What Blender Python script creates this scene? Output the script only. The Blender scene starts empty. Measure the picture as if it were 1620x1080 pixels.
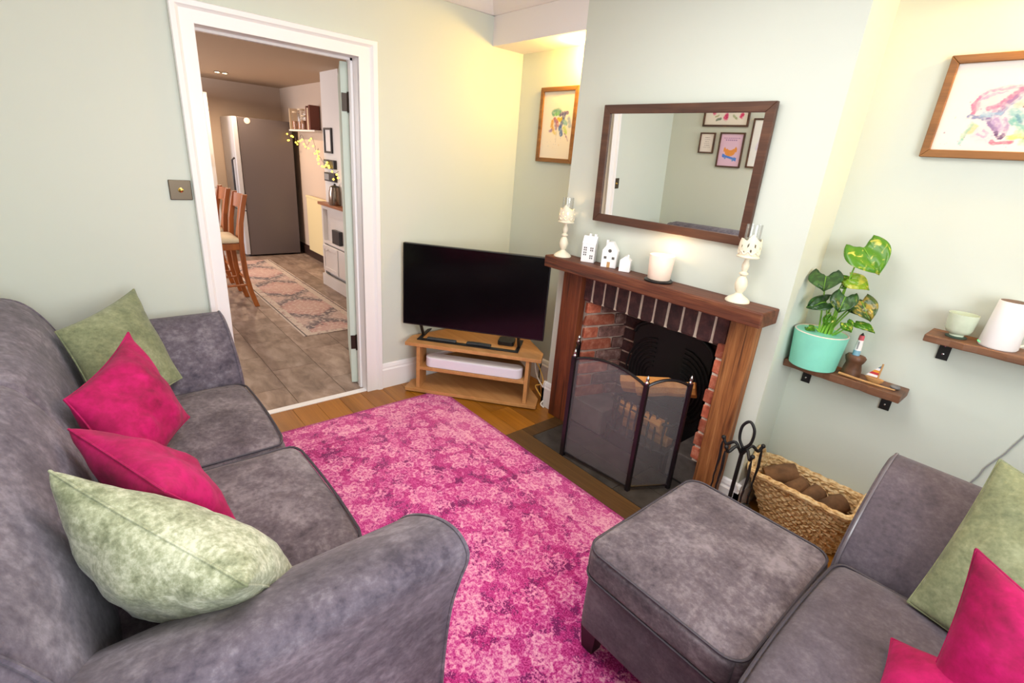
import bpy, bmesh, math, random
import numpy as np
from mathutils import Vector, Matrix, noise as mnoise
random.seed(7)
sc = bpy.context.scene
COL = sc.collection
PI = math.pi

# ------------------------------------------------------------------ camera, light, exposure
cam_d = bpy.data.cameras.new('camera'); cam = bpy.data.objects.new('camera', cam_d); COL.objects.link(cam)
cam.location = (2.84677, 0.07265, 1.52953)
cam.rotation_euler = (math.radians(69.741), math.radians(-4.3896), math.radians(49.9395))
cam_d.sensor_width = 36; cam_d.lens = 17.3057; cam_d.clip_start = 0.02
sc.camera = cam
sc.view_settings.view_transform = 'Standard'; sc.view_settings.look = 'None'
sc.view_settings.gamma = 1.0; sc.view_settings.use_curve_mapping = False
sc.view_settings.exposure = 0.07
sc.cycles.use_denoising = True
sc.cycles.sample_clamp_indirect = 6.0
sc.cycles.caustics_reflective = False; sc.cycles.caustics_refractive = False

def lin(c):
    c = c / 255.0
    return c / 12.92 if c <= 0.04045 else ((c + 0.055) / 1.055) ** 2.4
def C(r, g, b): return (lin(r), lin(g), lin(b), 1.0)

w = bpy.data.worlds.new('world'); sc.world = w; w.use_nodes = True
w.node_tree.nodes['Background'].inputs[0].default_value = (0.80, 0.90, 1.0, 1)
w.node_tree.nodes['Background'].inputs[1].default_value = 1.2

def area(name, loc, target, sx, sy, watts, color):
    d = bpy.data.lights.new(name, 'AREA'); d.shape = 'RECTANGLE'; d.size = sx; d.size_y = sy
    d.energy = watts; d.color = color
    o = bpy.data.objects.new(name, d); COL.objects.link(o); o.location = loc
    o.rotation_euler = (Vector(target) - Vector(loc)).to_track_quat('-Z', 'Y').to_euler()
    return o
def point(name, loc, watts, color, r=0.03):
    d = bpy.data.lights.new(name, 'POINT'); d.energy = watts; d.color = color; d.shadow_soft_size = r
    o = bpy.data.objects.new(name, d); COL.objects.link(o); o.location = loc
    return o
def spot(name, loc, target, watts, color, ang, blend=0.6, r=0.03):
    d = bpy.data.lights.new(name, 'SPOT'); d.energy = watts; d.color = color; d.spot_size = math.radians(ang)
    d.spot_blend = blend; d.shadow_soft_size = r
    o = bpy.data.objects.new(name, d); COL.objects.link(o); o.location = loc
    o.rotation_euler = (Vector(target) - Vector(loc)).to_track_quat('-Z', 'Y').to_euler()
    return o
WARM = (1.0, 0.60, 0.12); COOL = (0.93, 0.97, 1.0)
area('window_daylight', (4.17, 0.50, 1.50), (0, 0.50, 1.05), 1.7, 1.4, 66, (0.93, 0.97, 1.0))       # daylight in the window of wall_right
area('ceiling_fill_light', (1.75, 0.95, 2.40), (1.75, 0.95, 0), 1.1, 1.1, 27, (1.0, 0.98, 0.96))  # soft fill added under the ceiling, there is no fitting here
point('alcove_downlight_left', (0.62, 2.395, 2.14), 15, WARM, .03)
point('alcove_downlight_right', (2.74, 2.40, 2.14), 17, WARM, .03)
area('kitchen_daylight', (-4.0, -1.48, 1.45), (-4.0, 2.0, 0.9), 2.0, 1.4, 95, (0.97, 0.96, 1.0))
spot('kitchen_downlight_light', (-4.30, 1.57, 2.19), (-4.30, 1.57, 0), 70, (1.0, .74, .48), 165, 0.8)
spot('kitchen_downlight_near_light', (-1.60, 1.40, 2.19), (-1.60, 1.40, 0), 45, (1.0, .88, .74), 150, 0.8)

# ------------------------------------------------------------------ materials
def newmat(name):
    m = bpy.data.materials.new(name); m.use_nodes = True
    nt = m.node_tree
    return m, nt, nt.nodes['Principled BSDF']
def pos(nt): return nt.nodes.new('ShaderNodeNewGeometry').outputs['Position']
def mapping(nt, vec, scale=(1, 1, 1), rot=(0, 0, 0), loc=(0, 0, 0)):
    n = nt.nodes.new('ShaderNodeMapping'); nt.links.new(vec, n.inputs['Vector'])
    n.inputs['Scale'].default_value = scale; n.inputs['Rotation'].default_value = rot; n.inputs['Location'].default_value = loc
    return n.outputs[0]
def noise(nt, vec, scale, detail=4, rough=0.55, dist=0.0):
    n = nt.nodes.new('ShaderNodeTexNoise'); nt.links.new(vec, n.inputs['Vector'])
    n.inputs['Scale'].default_value = scale; n.inputs['Detail'].default_value = detail
    n.inputs['Roughness'].default_value = rough; n.inputs['Distortion'].default_value = dist
    return n.outputs['Fac']
def ramp(nt, fac, stops, interp='LINEAR'):
    n = nt.nodes.new('ShaderNodeValToRGB'); nt.links.new(fac, n.inputs['Fac'])
    cr = n.color_ramp; cr.interpolation = interp
    while len(cr.elements) < len(stops): cr.elements.new(0.5)
    for e, (p, c) in zip(cr.elements, stops): e.position = p; e.color = c
    return n.outputs['Color']
def mth(nt, op, a, b=None, c=None):
    n = nt.nodes.new('ShaderNodeMath'); n.operation = op
    for i, x in enumerate((a, b, c)):
        if x is None: continue
        if isinstance(x, (int, float)): n.inputs[i].default_value = x
        else: nt.links.new(x, n.inputs[i])
    return n.outputs[0]
def mixc(nt, fac, a, b, mode='MIX'):
    n = nt.nodes.new('ShaderNodeMix'); n.data_type = 'RGBA'; n.blend_type = mode
    for i, x in ((0, fac), (6, a), (7, b)):
        if isinstance(x, (int, float)): n.inputs[i].default_value = x
        elif isinstance(x, tuple): n.inputs[i].default_value = x
        else: nt.links.new(x, n.inputs[i])
    return n.outputs[2]
def bump(nt, bs, h, strength=0.3, dist=0.005):
    n = nt.nodes.new('ShaderNodeBump'); n.inputs['Strength'].default_value = strength; n.inputs['Distance'].default_value = dist
    nt.links.new(h, n.inputs['Height']); nt.links.new(n.outputs[0], bs.inputs['Normal'])
def rnd(nt): return nt.nodes.new('ShaderNodeObjectInfo').outputs['Random']
def grey(v): return (v, v, v, 1)

def plain(name, col, rough=0.5, metal=0.0, spec=0.5, var=0.0, bmp=0.0, bscale=200):
    m, nt, bs = newmat(name)
    bs.inputs['Base Color'].default_value = col; bs.inputs['Roughness'].default_value = rough
    bs.inputs['Metallic'].default_value = metal; bs.inputs['Specular IOR Level'].default_value = spec
    if var:
        f = noise(nt, pos(nt), 14, 4)
        a = tuple(x * (1 - var) for x in col[:3]) + (1,); b = tuple(min(1, x * (1 + var)) for x in col[:3]) + (1,)
        nt.links.new(ramp(nt, f, [(.3, a), (.7, b)]), bs.inputs['Base Color'])
    if bmp: bump(nt, bs, noise(nt, pos(nt), bscale, 3), bmp, 0.002)
    return m
def wood(name, dark, mid, light, axis=0, scale=1.0, rough=0.5, per=1.0, bmp=0.15, cracks=0.0):
    """grain that runs along world axis 0/1/2"""
    m, nt, bs = newmat(name)
    sca = [9 * scale] * 3; sca[axis] = 0.7 * scale
    v = mapping(nt, pos(nt), tuple(sca))
    off = nt.nodes.new('ShaderNodeCombineXYZ'); r = mth(nt, 'MULTIPLY', rnd(nt), 37.0 * per)
    for i in range(3): nt.links.new(r, off.inputs[i])
    add = nt.nodes.new('ShaderNodeVectorMath'); add.operation = 'ADD'
    nt.links.new(v, add.inputs[0]); nt.links.new(off.outputs[0], add.inputs[1]); v = add.outputs[0]
    f1 = noise(nt, v, 1.1, 5, 0.6, 0.9)
    sf = [120 * scale] * 3; sf[axis] = 3 * scale
    f2 = noise(nt, mapping(nt, pos(nt), tuple(sf)), 1.0, 2)
    f = mth(nt, 'ADD', mth(nt, 'MULTIPLY', f1, 0.75), mth(nt, 'MULTIPLY', f2, 0.25))
    c = ramp(nt, f, [(.33, dark), (.5, mid), (.68, light)])
    if per: c = mixc(nt, mth(nt, 'MULTIPLY', rnd(nt), 0.35), c, mid)
    if per:
        h = nt.nodes.new('ShaderNodeHueSaturation'); nt.links.new(c, h.inputs['Color'])
        nt.links.new(mth(nt, 'ADD', mth(nt, 'MULTIPLY', rnd(nt), 0.34 * per), 1 - 0.17 * per), h.inputs['Value']); c = h.outputs[0]
    nt.links.new(c, bs.inputs['Base Color']); bs.inputs['Roughness'].default_value = rough
    if cracks:
        cs = [48] * 3; cs[axis] = 1.6; ks = [16] * 3; ks[axis] = 5
        ck = ramp(nt, noise(nt, mapping(nt, pos(nt), tuple(cs)), 1.0, 4, .6, .4), [(.56, grey(0)), (.66, grey(1))])
        kn = ramp(nt, noise(nt, mapping(nt, pos(nt), tuple(ks)), 1.0, 2, .5), [(.64, grey(0)), (.74, grey(1))])
        dk_ = tuple(x * .35 for x in dark[:3]) + (1,)
        c = mixc(nt, mth(nt, 'MULTIPLY', ck, cracks), c, dk_); c = mixc(nt, mth(nt, 'MULTIPLY', kn, cracks * .6), c, dark)
        nt.links.new(c, bs.inputs['Base Color'])
    if bmp: bump(nt, bs, f, bmp, 0.004)
    return m
def suede(name, dark, mid, light, scale=6.0, rough=0.85, sheen=0.25, contrast=1.0):
    m, nt, bs = newmat(name)
    p = pos(nt)
    f1 = noise(nt, p, scale, 4, 0.6, 0.6); f2 = noise(nt, p, scale * 14, 4, 0.65); f3 = noise(nt, mapping(nt, p, (1, 1, 1.6)), scale * 3.4, 5, .65, .5)
    f = mth(nt, 'ADD', mth(nt, 'ADD', mth(nt, 'MULTIPLY', f1, 0.42), mth(nt, 'MULTIPLY', f2, 0.28)), mth(nt, 'MULTIPLY', f3, 0.30))
    lo, hi = .5 - .11 / contrast, .5 + .11 / contrast
    nt.links.new(ramp(nt, f, [(lo, dark), (.5, mid), (hi, light)]), bs.inputs['Base Color'])
    bs.inputs['Roughness'].default_value = rough; bs.inputs['Sheen Weight'].default_value = sheen
    bs.inputs['Specular IOR Level'].default_value = 0.3
    bump(nt, bs, f, 0.25, 0.006)
    return m

M = {}
def wallpaint(name, col):
    m, nt, bs = newmat(name)
    f = noise(nt, pos(nt), 2.5, 3)
    nt.links.new(ramp(nt, f, [(.3, tuple(x * .985 for x in col[:3]) + (1,)), (.7, col)]), bs.inputs['Base Color'])
    bs.inputs['Roughness'].default_value = 0.7; bs.inputs['Specular IOR Level'].default_value = 0.25
    bump(nt, bs, noise(nt, pos(nt), 260, 2), 0.05, 0.001)
    return m
M['sage'] = wallpaint('sage_paint', C(209, 214, 203))
M['sage_pale'] = wallpaint('door_sage_paint', C(208, 220, 208))
M['white'] = plain('white_gloss_paint', C(240, 238, 238), 0.35)
M['ceil'] = plain('ceiling_white', C(236, 230, 228), 0.8)
M['kwall'] = wallpaint('kitchen_wall_paint', C(208, 186, 168))
M['kceil'] = plain('kitchen_ceiling_paint', C(190, 165, 140), 0.8)
M['kwhite'] = plain('kitchen_white_paint', C(226, 220, 216), 0.45)
M['kcream'] = plain('radiator_cream', C(235, 215, 165), 0.4)
M['skirt_dark'] = plain('dark_skirting', C(60, 40, 34), 0.4)
M['floor'] = wood('floorboard_oak', C(122, 72, 14), C(150, 94, 24), C(176, 116, 38), 0, 1.0, 0.34, 1.0, 0.08)
M['subfloor'] = plain('floor_gap', C(60, 34, 14), 0.8)
M['oak'] = wood('oak_veneer', C(176, 122, 70), C(192, 138, 84), C(208, 156, 100), 0, 1.4, 0.45, 0.25, 0.03)
M['oak_dark'] = wood('oak_dark_panel', C(96, 62, 40), C(108, 70, 46), C(120, 80, 52), 2, 1.4, 0.6, 0.2, 0.03)  # darker oak for the back panel of the television stand
M['beam'] = wood('mantel_oak', C(58, 26, 14), C(98, 50, 30), C(134, 82, 52), 0, 1.8, 0.55, 0.0, 0.6, .6)
M['post'] = wood('post_oak', C(58, 24, 10), C(112, 54, 28), C(142, 80, 44), 2, 1.8, 0.55, 0.0, 0.7, .7)
M['post_light'] = wood('post_oak_light', C(84, 42, 18), C(148, 92, 48), C(188, 132, 80), 2, 1.8, 0.55, 0.0, 0.7, .7)
M['border'] = wood('hearth_timber', C(58, 38, 18), C(84, 58, 30), C(110, 80, 44), 0, 1.2, 0.45, 1.0, 0.2)
M['walnut'] = wood('mirror_frame_wood', C(58, 34, 24), C(80, 50, 36), C(108, 72, 50), 0, 1.6, 0.45, 0.2, 0.1)
M['pine'] = wood('picture_frame_pine', C(98, 62, 28), C(132, 88, 44), C(156, 112, 64), 0, 1.5, 0.5, 0.2, 0.1)
M['shelfwood'] = wood('shelf_walnut', C(70, 44, 28), C(106, 70, 48), C(140, 96, 66), 0, 1.3, 0.5, 0.6, 0.2)
M['stoolwood'] = wood('stool_wood', C(128, 64, 22), C(164, 88, 34), C(190, 110, 48), 2, 1.2, 0.35, 0.2, 0.03)
M['suede'] = suede('grey_suede', C(66, 59, 72), C(98, 90, 102), C(134, 127, 138), 3.6, sheen=.15)
M['suede_cush'] = suede('grey_suede_seat', C(70, 60, 68), C(102, 91, 98), C(136, 126, 132), 4.6, sheen=.12)
M['suede_chair'] = suede('grey_suede_flat', C(70, 62, 71), C(90, 81, 91), C(112, 103, 112), 6.0, sheen=.15, contrast=.8)
M['piping'] = plain('grey_piping', C(64, 58, 67), 0.6)
M['piping_light'] = plain('grey_piping_shiny', C(112, 105, 112), 0.22)
M['dark_leg'] = plain('dark_wood_leg', C(44, 32, 30), 0.45)
M['pink'] = suede('pink_velvet', C(128, 0, 58), C(162, 0, 78), C(190, 4, 100), 3.0, 0.75, 0.05)
M['green'] = suede('sage_velvet', C(112, 119, 90), C(156, 161, 132), C(203, 206, 182), 7.0, 0.55, 0.2, 1.25)
M['green_far'] = suede('sage_velvet_deep', C(104, 112, 84), C(130, 137, 104), C(156, 161, 128), 6.0, 0.6, 0.15)
M['black'] = plain('black_plastic', C(22, 22, 24), 0.35)
M['screen'] = plain('screen_glass', C(7, 6, 8), 0.16, spec=0.35)
M['iron'] = plain('black_iron', C(30, 29, 30), 0.5, 0.3, bmp=0.3, bscale=160)
M['iron_gloss'] = plain('black_screen_frame', C(26, 20, 24), 0.3, 0.2)
M['chrome'] = plain('silver_finial', C(190, 188, 188), 0.2, 1.0)
M['brass_dark'] = plain('dark_bronze', C(92, 80, 66), 0.35, 0.8)
M['hinge'] = plain('hinge_bronze', C(58, 46, 38), 0.4, 0.6)
M['brass'] = plain('brass', C(214, 178, 96), 0.25, 1.0)
M['soundbar'] = plain('white_fabric_plastic', C(232, 226, 236), 0.55, bmp=0.1, bscale=900)
M['ceramic'] = plain('white_ceramic', C(244, 242, 242), 0.4)
M['hole'] = plain('dark_opening', C(92, 88, 84), 0.8)
M['cream_metal'] = plain('cream_painted_metal', C(232, 224, 200), 0.5, var=0.06)
M['wax'] = plain('cream_wax', C(250, 226, 206), 0.5)
M['slate'] = plain('dark_slate', C(64, 59, 55), 0.45, var=0.4, bmp=0.3, bscale=30)
M['stone'] = plain('sooty_hearth_stone', C(96, 88, 84), 0.7, var=0.3, bmp=0.3, bscale=30)
M['soot'] = plain('soot', C(26, 22, 21), 0.9)
M['mortar'] = plain('lime_mortar', C(214, 196, 178), 0.9, var=0.15, bmp=0.4, bscale=90)
M['mortar_soot'] = plain('sooty_mortar', C(176, 150, 136), 0.9, var=0.3, bmp=0.4, bscale=90)
def brickmat(name, a, b, c):
    m, nt, bs = newmat(name)
    f = noise(nt, pos(nt), 22, 5, .65)
    col = ramp(nt, f, [(.3, a), (.5, b), (.72, c)])
    h = nt.nodes.new('ShaderNodeHueSaturation'); nt.links.new(col, h.inputs['Color'])
    nt.links.new(mth(nt, 'ADD', mth(nt, 'MULTIPLY', rnd(nt), 0.6), 0.7), h.inputs['Value'])
    nt.links.new(h.outputs[0], bs.inputs['Base Color']); bs.inputs['Roughness'].default_value = 0.85
    bump(nt, bs, f, 0.5, 0.006)
    return m
M['brick'] = brickmat('orange_brick', C(140, 66, 48), C(176, 92, 66), C(206, 140, 112))
M['brick_soot'] = brickmat('sooty_brick', C(80, 52, 48), C(120, 82, 74), C(172, 140, 130))
M['brick_dark'] = brickmat('burnt_brick', C(44, 24, 24), C(66, 36, 36), C(92, 56, 52))
M['logcut'] = wood('split_log', C(190, 120, 52), C(220, 150, 76), C(236, 178, 108), 0, 3.0, 0.7, 0.5, 0.3)
M['bark'] = plain('brown_bark', C(116, 82, 54), 0.9, var=0.5, bmp=0.8, bscale=60)
M['logend'] = plain('log_end', C(150, 106, 62), 0.8, var=0.3, bmp=0.3, bscale=80)
M['mint'] = plain('mint_glaze', C(132, 212, 188), 0.4, var=0.05)
M['pot_in'] = plain('pot_inside', C(226, 208, 196), 0.6)
M['soil'] = plain('potting_soil', C(70, 44, 26), 0.95, bmp=0.8, bscale=120)
M['stem'] = plain('green_stem', C(118, 168, 52), 0.45, var=0.2)
def leafmat(name, base, var, amt):
    m, nt, bs = newmat(name)
    f = noise(nt, pos(nt), 34, 3, .5, .6)
    nt.links.new(ramp(nt, f, [(amt - .05, base), (amt + .06, var)]), bs.inputs['Base Color'])
    bs.inputs['Roughness'].default_value = 0.3; bs.inputs['Subsurface Weight'].default_value = 0.0
    return m
M['leaf_bright'] = leafmat('leaf_bright', C(72, 126, 22), C(206, 200, 90), .62)
M['leaf_yellow'] = leafmat('leaf_yellow', C(124, 160, 30), C(184, 186, 66), .55)
M['leaf_dark'] = leafmat('leaf_dark', C(36, 70, 30), C(58, 98, 42), .55)
M['leaf_var'] = leafmat('leaf_variegated', C(58, 84, 38), C(146, 130, 56), .54)
M['stonebrown'] = plain('brown_rock', C(96, 62, 40), 0.5, var=0.5, bmp=0.5, bscale=60)
M['drift'] = plain('pale_stick', C(186, 140, 88), 0.6, var=0.15)
M['pebble'] = plain('grey_pebble', C(120, 116, 114), 0.5, var=0.1)
M['celadon'] = plain('celadon_glaze', C(200, 208, 184), 0.2, var=0.12)
M['dgreen'] = plain('green_coaster', C(60, 76, 64), 0.5)
M['whiteplastic'] = plain('white_plastic', C(240, 236, 234), 0.35)
M['greyplastic'] = plain('grey_plastic', C(150, 150, 152), 0.45)
M['cable_white'] = plain('cable_white', C(232, 226, 216), 0.5)
M['cable_yellow'] = plain('cable_yellow', C(226, 178, 84), 0.5)
M['fridge'] = plain('fridge_graphite', C(112, 102, 102), 0.4, 0.3, bmp=0.05, bscale=300)
M['fridge_front'] = plain('fridge_front_glare', C(206, 205, 210), 0.3, 0.1)  # light grey doors, whitened to paint in their bright window reflection
M['seatcream'] = plain('cream_upholstery', C(226, 206, 172), 0.7, var=0.06)
M['counter'] = wood('counter_wood', C(120, 66, 36), C(150, 90, 54), C(176, 116, 74), 0, 1.3, 0.4, 0.2, 0.05)
M['kdark'] = plain('dark_object', C(44, 40, 44), 0.4)
M['steel'] = plain('kettle_steel', C(150, 132, 118), 0.25, 0.9)
M['red'] = plain('red_paint', C(196, 84, 96), 0.5); M['blue'] = plain('blue_paint', C(124, 168, 190), 0.5)
M['navy'] = plain('blue_grey_cloth', C(84, 114, 140), 0.7); M['orange'] = plain('orange_cloth', C(226, 150, 50), 0.7)
M['crimson'] = plain('crimson_cloth', C(190, 50, 60), 0.7); M['cloth_white'] = plain('white_cloth', C(236, 230, 230), 0.7)
M['paper'] = plain('paper_mount', C(240, 232, 226), 0.7)
M['spine_brown'] = plain('brown_spine', C(110, 60, 48), 0.6); M['jar_grain'] = plain('jar_contents', C(150, 100, 66), 0.7)
M['bookcream'] = plain('cream_spine', C(214, 190, 160), 0.6)
def emis(name, col, s):
    m, nt, bs = newmat(name); bs.inputs['Base Color'].default_value = col
    bs.inputs['Emission Color'].default_value = col; bs.inputs['Emission Strength'].default_value = s
    return m
M['lamp'] = emis('lamp_glow', (1.0, .78, .42, 1), 12.0)
M['fairy'] = emis('fairy_light_glow', (1.0, .62, .06, 1), 4.5)
M['flame'] = emis('flame_glow', (1.0, .6, .25, 1), 6.0)
M['led'] = emis('green_led', (.1, 1.0, .3, 1), 0.8)
def glassmat(name, tint=(1, 1, 1, 1), alpha=0.85, rough=0.03):
    m, nt, bs = newmat(name)
    t = nt.nodes.new('ShaderNodeBsdfTransparent'); t.inputs[0].default_value = tint
    g = nt.nodes.new('ShaderNodeBsdfGlossy'); g.inputs['Roughness'].default_value = rough
    mx = nt.nodes.new('ShaderNodeMixShader')
    lw = nt.nodes.new('ShaderNodeLayerWeight'); lw.inputs['Blend'].default_value = 0.25
    nt.links.new(mth(nt, 'ADD', mth(nt, 'MULTIPLY', lw.outputs['Fresnel'], 0.35), 1 - alpha - .06), mx.inputs[0])
    nt.links.new(t.outputs[0], mx.inputs[1]); nt.links.new(g.outputs[0], mx.inputs[2])
    nt.links.new(mx.outputs[0], nt.nodes['Material Output'].inputs['Surface'])
    return m
M['glass'] = glassmat('clear_glass', (.97, .97, .97, 1), .9)
def meshmat():
    m, nt, bs = newmat('fine_wire_mesh')
    bs.inputs['Base Color'].default_value = C(112, 106, 108); bs.inputs['Roughness'].default_value = .6; bs.inputs['Metallic'].default_value = 0.0
    t = nt.nodes.new('ShaderNodeBsdfTransparent'); mx = nt.nodes.new('ShaderNodeMixShader')
    f = noise(nt, pos(nt), 5, 3)
    nt.links.new(mth(nt, 'ADD', mth(nt, 'MULTIPLY', f, .22), .38), mx.inputs[0])
    nt.links.new(t.outputs[0], mx.inputs[1]); nt.links.new(bs.outputs[0], mx.inputs[2])
    nt.links.new(mx.outputs[0], nt.nodes['Material Output'].inputs['Surface'])
    return m
M['mesh'] = meshmat()
m, nt, bs = newmat('mirror_silver'); bs.inputs['Metallic'].default_value = 1; bs.inputs['Roughness'].default_value = 0.0
bs.inputs['Base Color'].default_value = (.90, .92, .90, 1); M['mirror'] = m
def vcol(name, rough=.6):
    m, nt, bs = newmat(name); a = nt.nodes.new('ShaderNodeVertexColor'); a.layer_name = 'Col'
    nt.links.new(a.outputs[0], bs.inputs['Base Color']); bs.inputs['Roughness'].default_value = rough
    return m
M['print'] = vcol('printed_paper', .55)
def basketmat():
    m, nt, bs = newmat('woven_seagrass'); p = pos(nt)
    f = noise(nt, mapping(nt, p, (1, 1, 2.2)), 55, 3, .6); f2 = noise(nt, p, 9, 3)
    c = ramp(nt, mth(nt, 'ADD', mth(nt, 'MULTIPLY', f, .7), mth(nt, 'MULTIPLY', f2, .3)), [(.34, C(150, 100, 54)), (.47, C(222, 180, 122)), (.62, C(248, 222, 174))])
    nt.links.new(c, bs.inputs['Base Color']); bs.inputs['Roughness'].default_value = .8
    return m
M['basket'] = basketmat()
def tilemat():
    m, nt, bs = newmat('kitchen_vinyl_tile'); p = pos(nt)
    off = nt.nodes.new('ShaderNodeCombineXYZ'); r = mth(nt, 'MULTIPLY', rnd(nt), 23.0)
    for i in range(3): nt.links.new(r, off.inputs[i])
    add = nt.nodes.new('ShaderNodeVectorMath'); add.operation = 'ADD'; nt.links.new(p, add.inputs[0]); nt.links.new(off.outputs[0], add.inputs[1])
    f = noise(nt, mapping(nt, add.outputs[0], (4, 9, 4)), 1.2, 5, .6, .5)
    c = ramp(nt, f, [(.3, C(112, 92, 80)), (.5, C(146, 124, 110)), (.7, C(172, 150, 136))])
    h = nt.nodes.new('ShaderNodeHueSaturation'); nt.links.new(c, h.inputs['Color']); nt.links.new(mth(nt, 'ADD', mth(nt, 'MULTIPLY', rnd(nt), .4), .8), h.inputs['Value'])
    nt.links.new(h.outputs[0], bs.inputs['Base Color']); bs.inputs['Roughness'].default_value = .5
    return m
M['tile'] = tilemat()
M['grout'] = plain('tile_joint', C(178, 160, 146), .8)
def rugmat():
    m, nt, bs = newmat('pink_faded_rug'); p = pos(nt)
    FL = []
    def vor(scale, rand=1.0, feat='F1'):
        n = nt.nodes.new('ShaderNodeTexVoronoi'); n.inputs['Scale'].default_value = scale; n.inputs['Randomness'].default_value = rand
        n.feature = feat
        wv = nt.nodes.new('ShaderNodeVectorMath'); wv.operation = 'ADD'
        nz = nt.nodes.new('ShaderNodeTexNoise'); nz.inputs['Scale'].default_value = 26; nz.inputs['Detail'].default_value = 2; nt.links.new(p, nz.inputs['Vector'])
        sc_ = nt.nodes.new('ShaderNodeVectorMath'); sc_.operation = 'SCALE'; sc_.inputs['Scale'].default_value = 0.018
        nt.links.new(nz.outputs['Color'], sc_.inputs[0]); nt.links.new(p, wv.inputs[0]); nt.links.new(sc_.outputs[0], wv.inputs[1])
        fl = mapping(nt, wv.outputs[0], (1, 1, 0)); nt.links.new(fl, n.inputs['Vector']); FL.append(fl); return n
    big = vor(6.0, .95); small = vor(13.5, 1.0); tiny = vor(36, 1.0)
    d1, d2, d3 = big.outputs['Distance'], small.outputs['Distance'], tiny.outputs['Distance']
    def below(d, t, w): return mth(nt, 'MULTIPLY', mth(nt, 'MINIMUM', mth(nt, 'MAXIMUM', mth(nt, 'DIVIDE', mth(nt, 'SUBTRACT', t, d), w), 0), 1), 1.0)
    def flower(vn, fl, R0, petals, rings):
        # petalled rosette around each cell centre: scalloped edge, darker ring, pale heart
        df = nt.nodes.new('ShaderNodeVectorMath'); df.operation = 'SUBTRACT'; nt.links.new(fl, df.inputs[0]); nt.links.new(vn.outputs['Position'], df.inputs[1])
        sp_ = nt.nodes.new('ShaderNodeSeparateXYZ'); nt.links.new(df.outputs[0], sp_.inputs[0])
        th = mth(nt, 'ARCTAN2', sp_.outputs[1], sp_.outputs[0]); r = mth(nt, 'DIVIDE', mth(nt, 'SQRT', mth(nt, 'ADD', mth(nt, 'POWER', sp_.outputs[0], 2.0), mth(nt, 'POWER', sp_.outputs[1], 2.0))), R0)
        r2 = mth(nt, 'MULTIPLY', r, mth(nt, 'ADD', 1.0, mth(nt, 'MULTIPLY', mth(nt, 'COSINE', mth(nt, 'MULTIPLY', th, petals)), .16)))
        body = below(r2, 1.0, .12); rg_ = mth(nt, 'ADD', .62, mth(nt, 'MULTIPLY', mth(nt, 'COSINE', mth(nt, 'MULTIPLY', r2, rings)), .38))
        return mth(nt, 'MULTIPLY', body, rg_)
    ros = flower(big, FL[0], .066, 8.0, 15.0)
    small_fl = flower(small, FL[1], .027, 6.0, 9.0)
    tiny_fl = mth(nt, 'MULTIPLY', below(d3, .40, .2), .34)
    speck = noise(nt, p, 170, 2, .7); speck2 = noise(nt, p, 70, 3, .7); patch = noise(nt, p, 2.0, 3, .55); cloud = noise(nt, p, 11.0, 4, .6)
    tot = mth(nt, 'ADD', mth(nt, 'ADD', mth(nt, 'MULTIPLY', ros, .42), mth(nt, 'MULTIPLY', small_fl, .34)), mth(nt, 'MULTIPLY', tiny_fl, .35))
    tot = mth(nt, 'ADD', tot, mth(nt, 'MULTIPLY', mth(nt, 'SUBTRACT', patch, .5), .8))
    tot = mth(nt, 'ADD', tot, mth(nt, 'MULTIPLY', mth(nt, 'SUBTRACT', speck, .5), 1.9))
    tot = mth(nt, 'ADD', tot, mth(nt, 'MULTIPLY', mth(nt, 'SUBTRACT', speck2, .5), .9))
    tot = mth(nt, 'ADD', tot, .25)
    # borders: lighter lines parallel to the edges
    sx = nt.nodes.new('ShaderNodeSeparateXYZ'); nt.links.new(p, sx.inputs[0])
    ex = mth(nt, 'SUBTRACT', sx.outputs[0], 0.25); ey = mth(nt, 'SUBTRACT', 1.765, sx.outputs[1]); e = mth(nt, 'MINIMUM', ex, ey)
    line = mth(nt, 'ADD', mth(nt, 'COMPARE', e, .19, .012), mth(nt, 'COMPARE', e, .245, .008))
    tot = mth(nt, 'ADD', tot, mth(nt, 'MULTIPLY', line, .16))
    tot = mth(nt, 'ADD', tot, mth(nt, 'MULTIPLY', mth(nt, 'LESS_THAN', e, .19), .12))
    c = ramp(nt, tot, [(.0, C(150, 22, 96)), (.2, C(190, 44, 128)), (.48, C(210, 86, 154)), (1.0, C(238, 168, 194))])
    dk = mth(nt, 'MULTIPLY', mth(nt, 'LESS_THAN', tot, .42), mth(nt, 'GREATER_THAN', mth(nt, 'ADD', cloud, mth(nt, 'MULTIPLY', speck2, .6)), .85))
    c = mixc(nt, mth(nt, 'MULTIPLY', dk, .8), c, C(100, 24, 86))
    edge = mth(nt, 'LESS_THAN', e, .018)
    c = mixc(nt, mth(nt, 'MULTIPLY', edge, .6), c, C(140, 20, 96))
    nt.links.new(c, bs.inputs['Base Color']); bs.inputs['Roughness'].default_value = .95; bs.inputs['Sheen Weight'].default_value = .2
    bs.inputs['Specular IOR Level'].default_value = .1
    bump(nt, bs, speck, .5, .006)
    return m
M['rug'] = rugmat()
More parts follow.
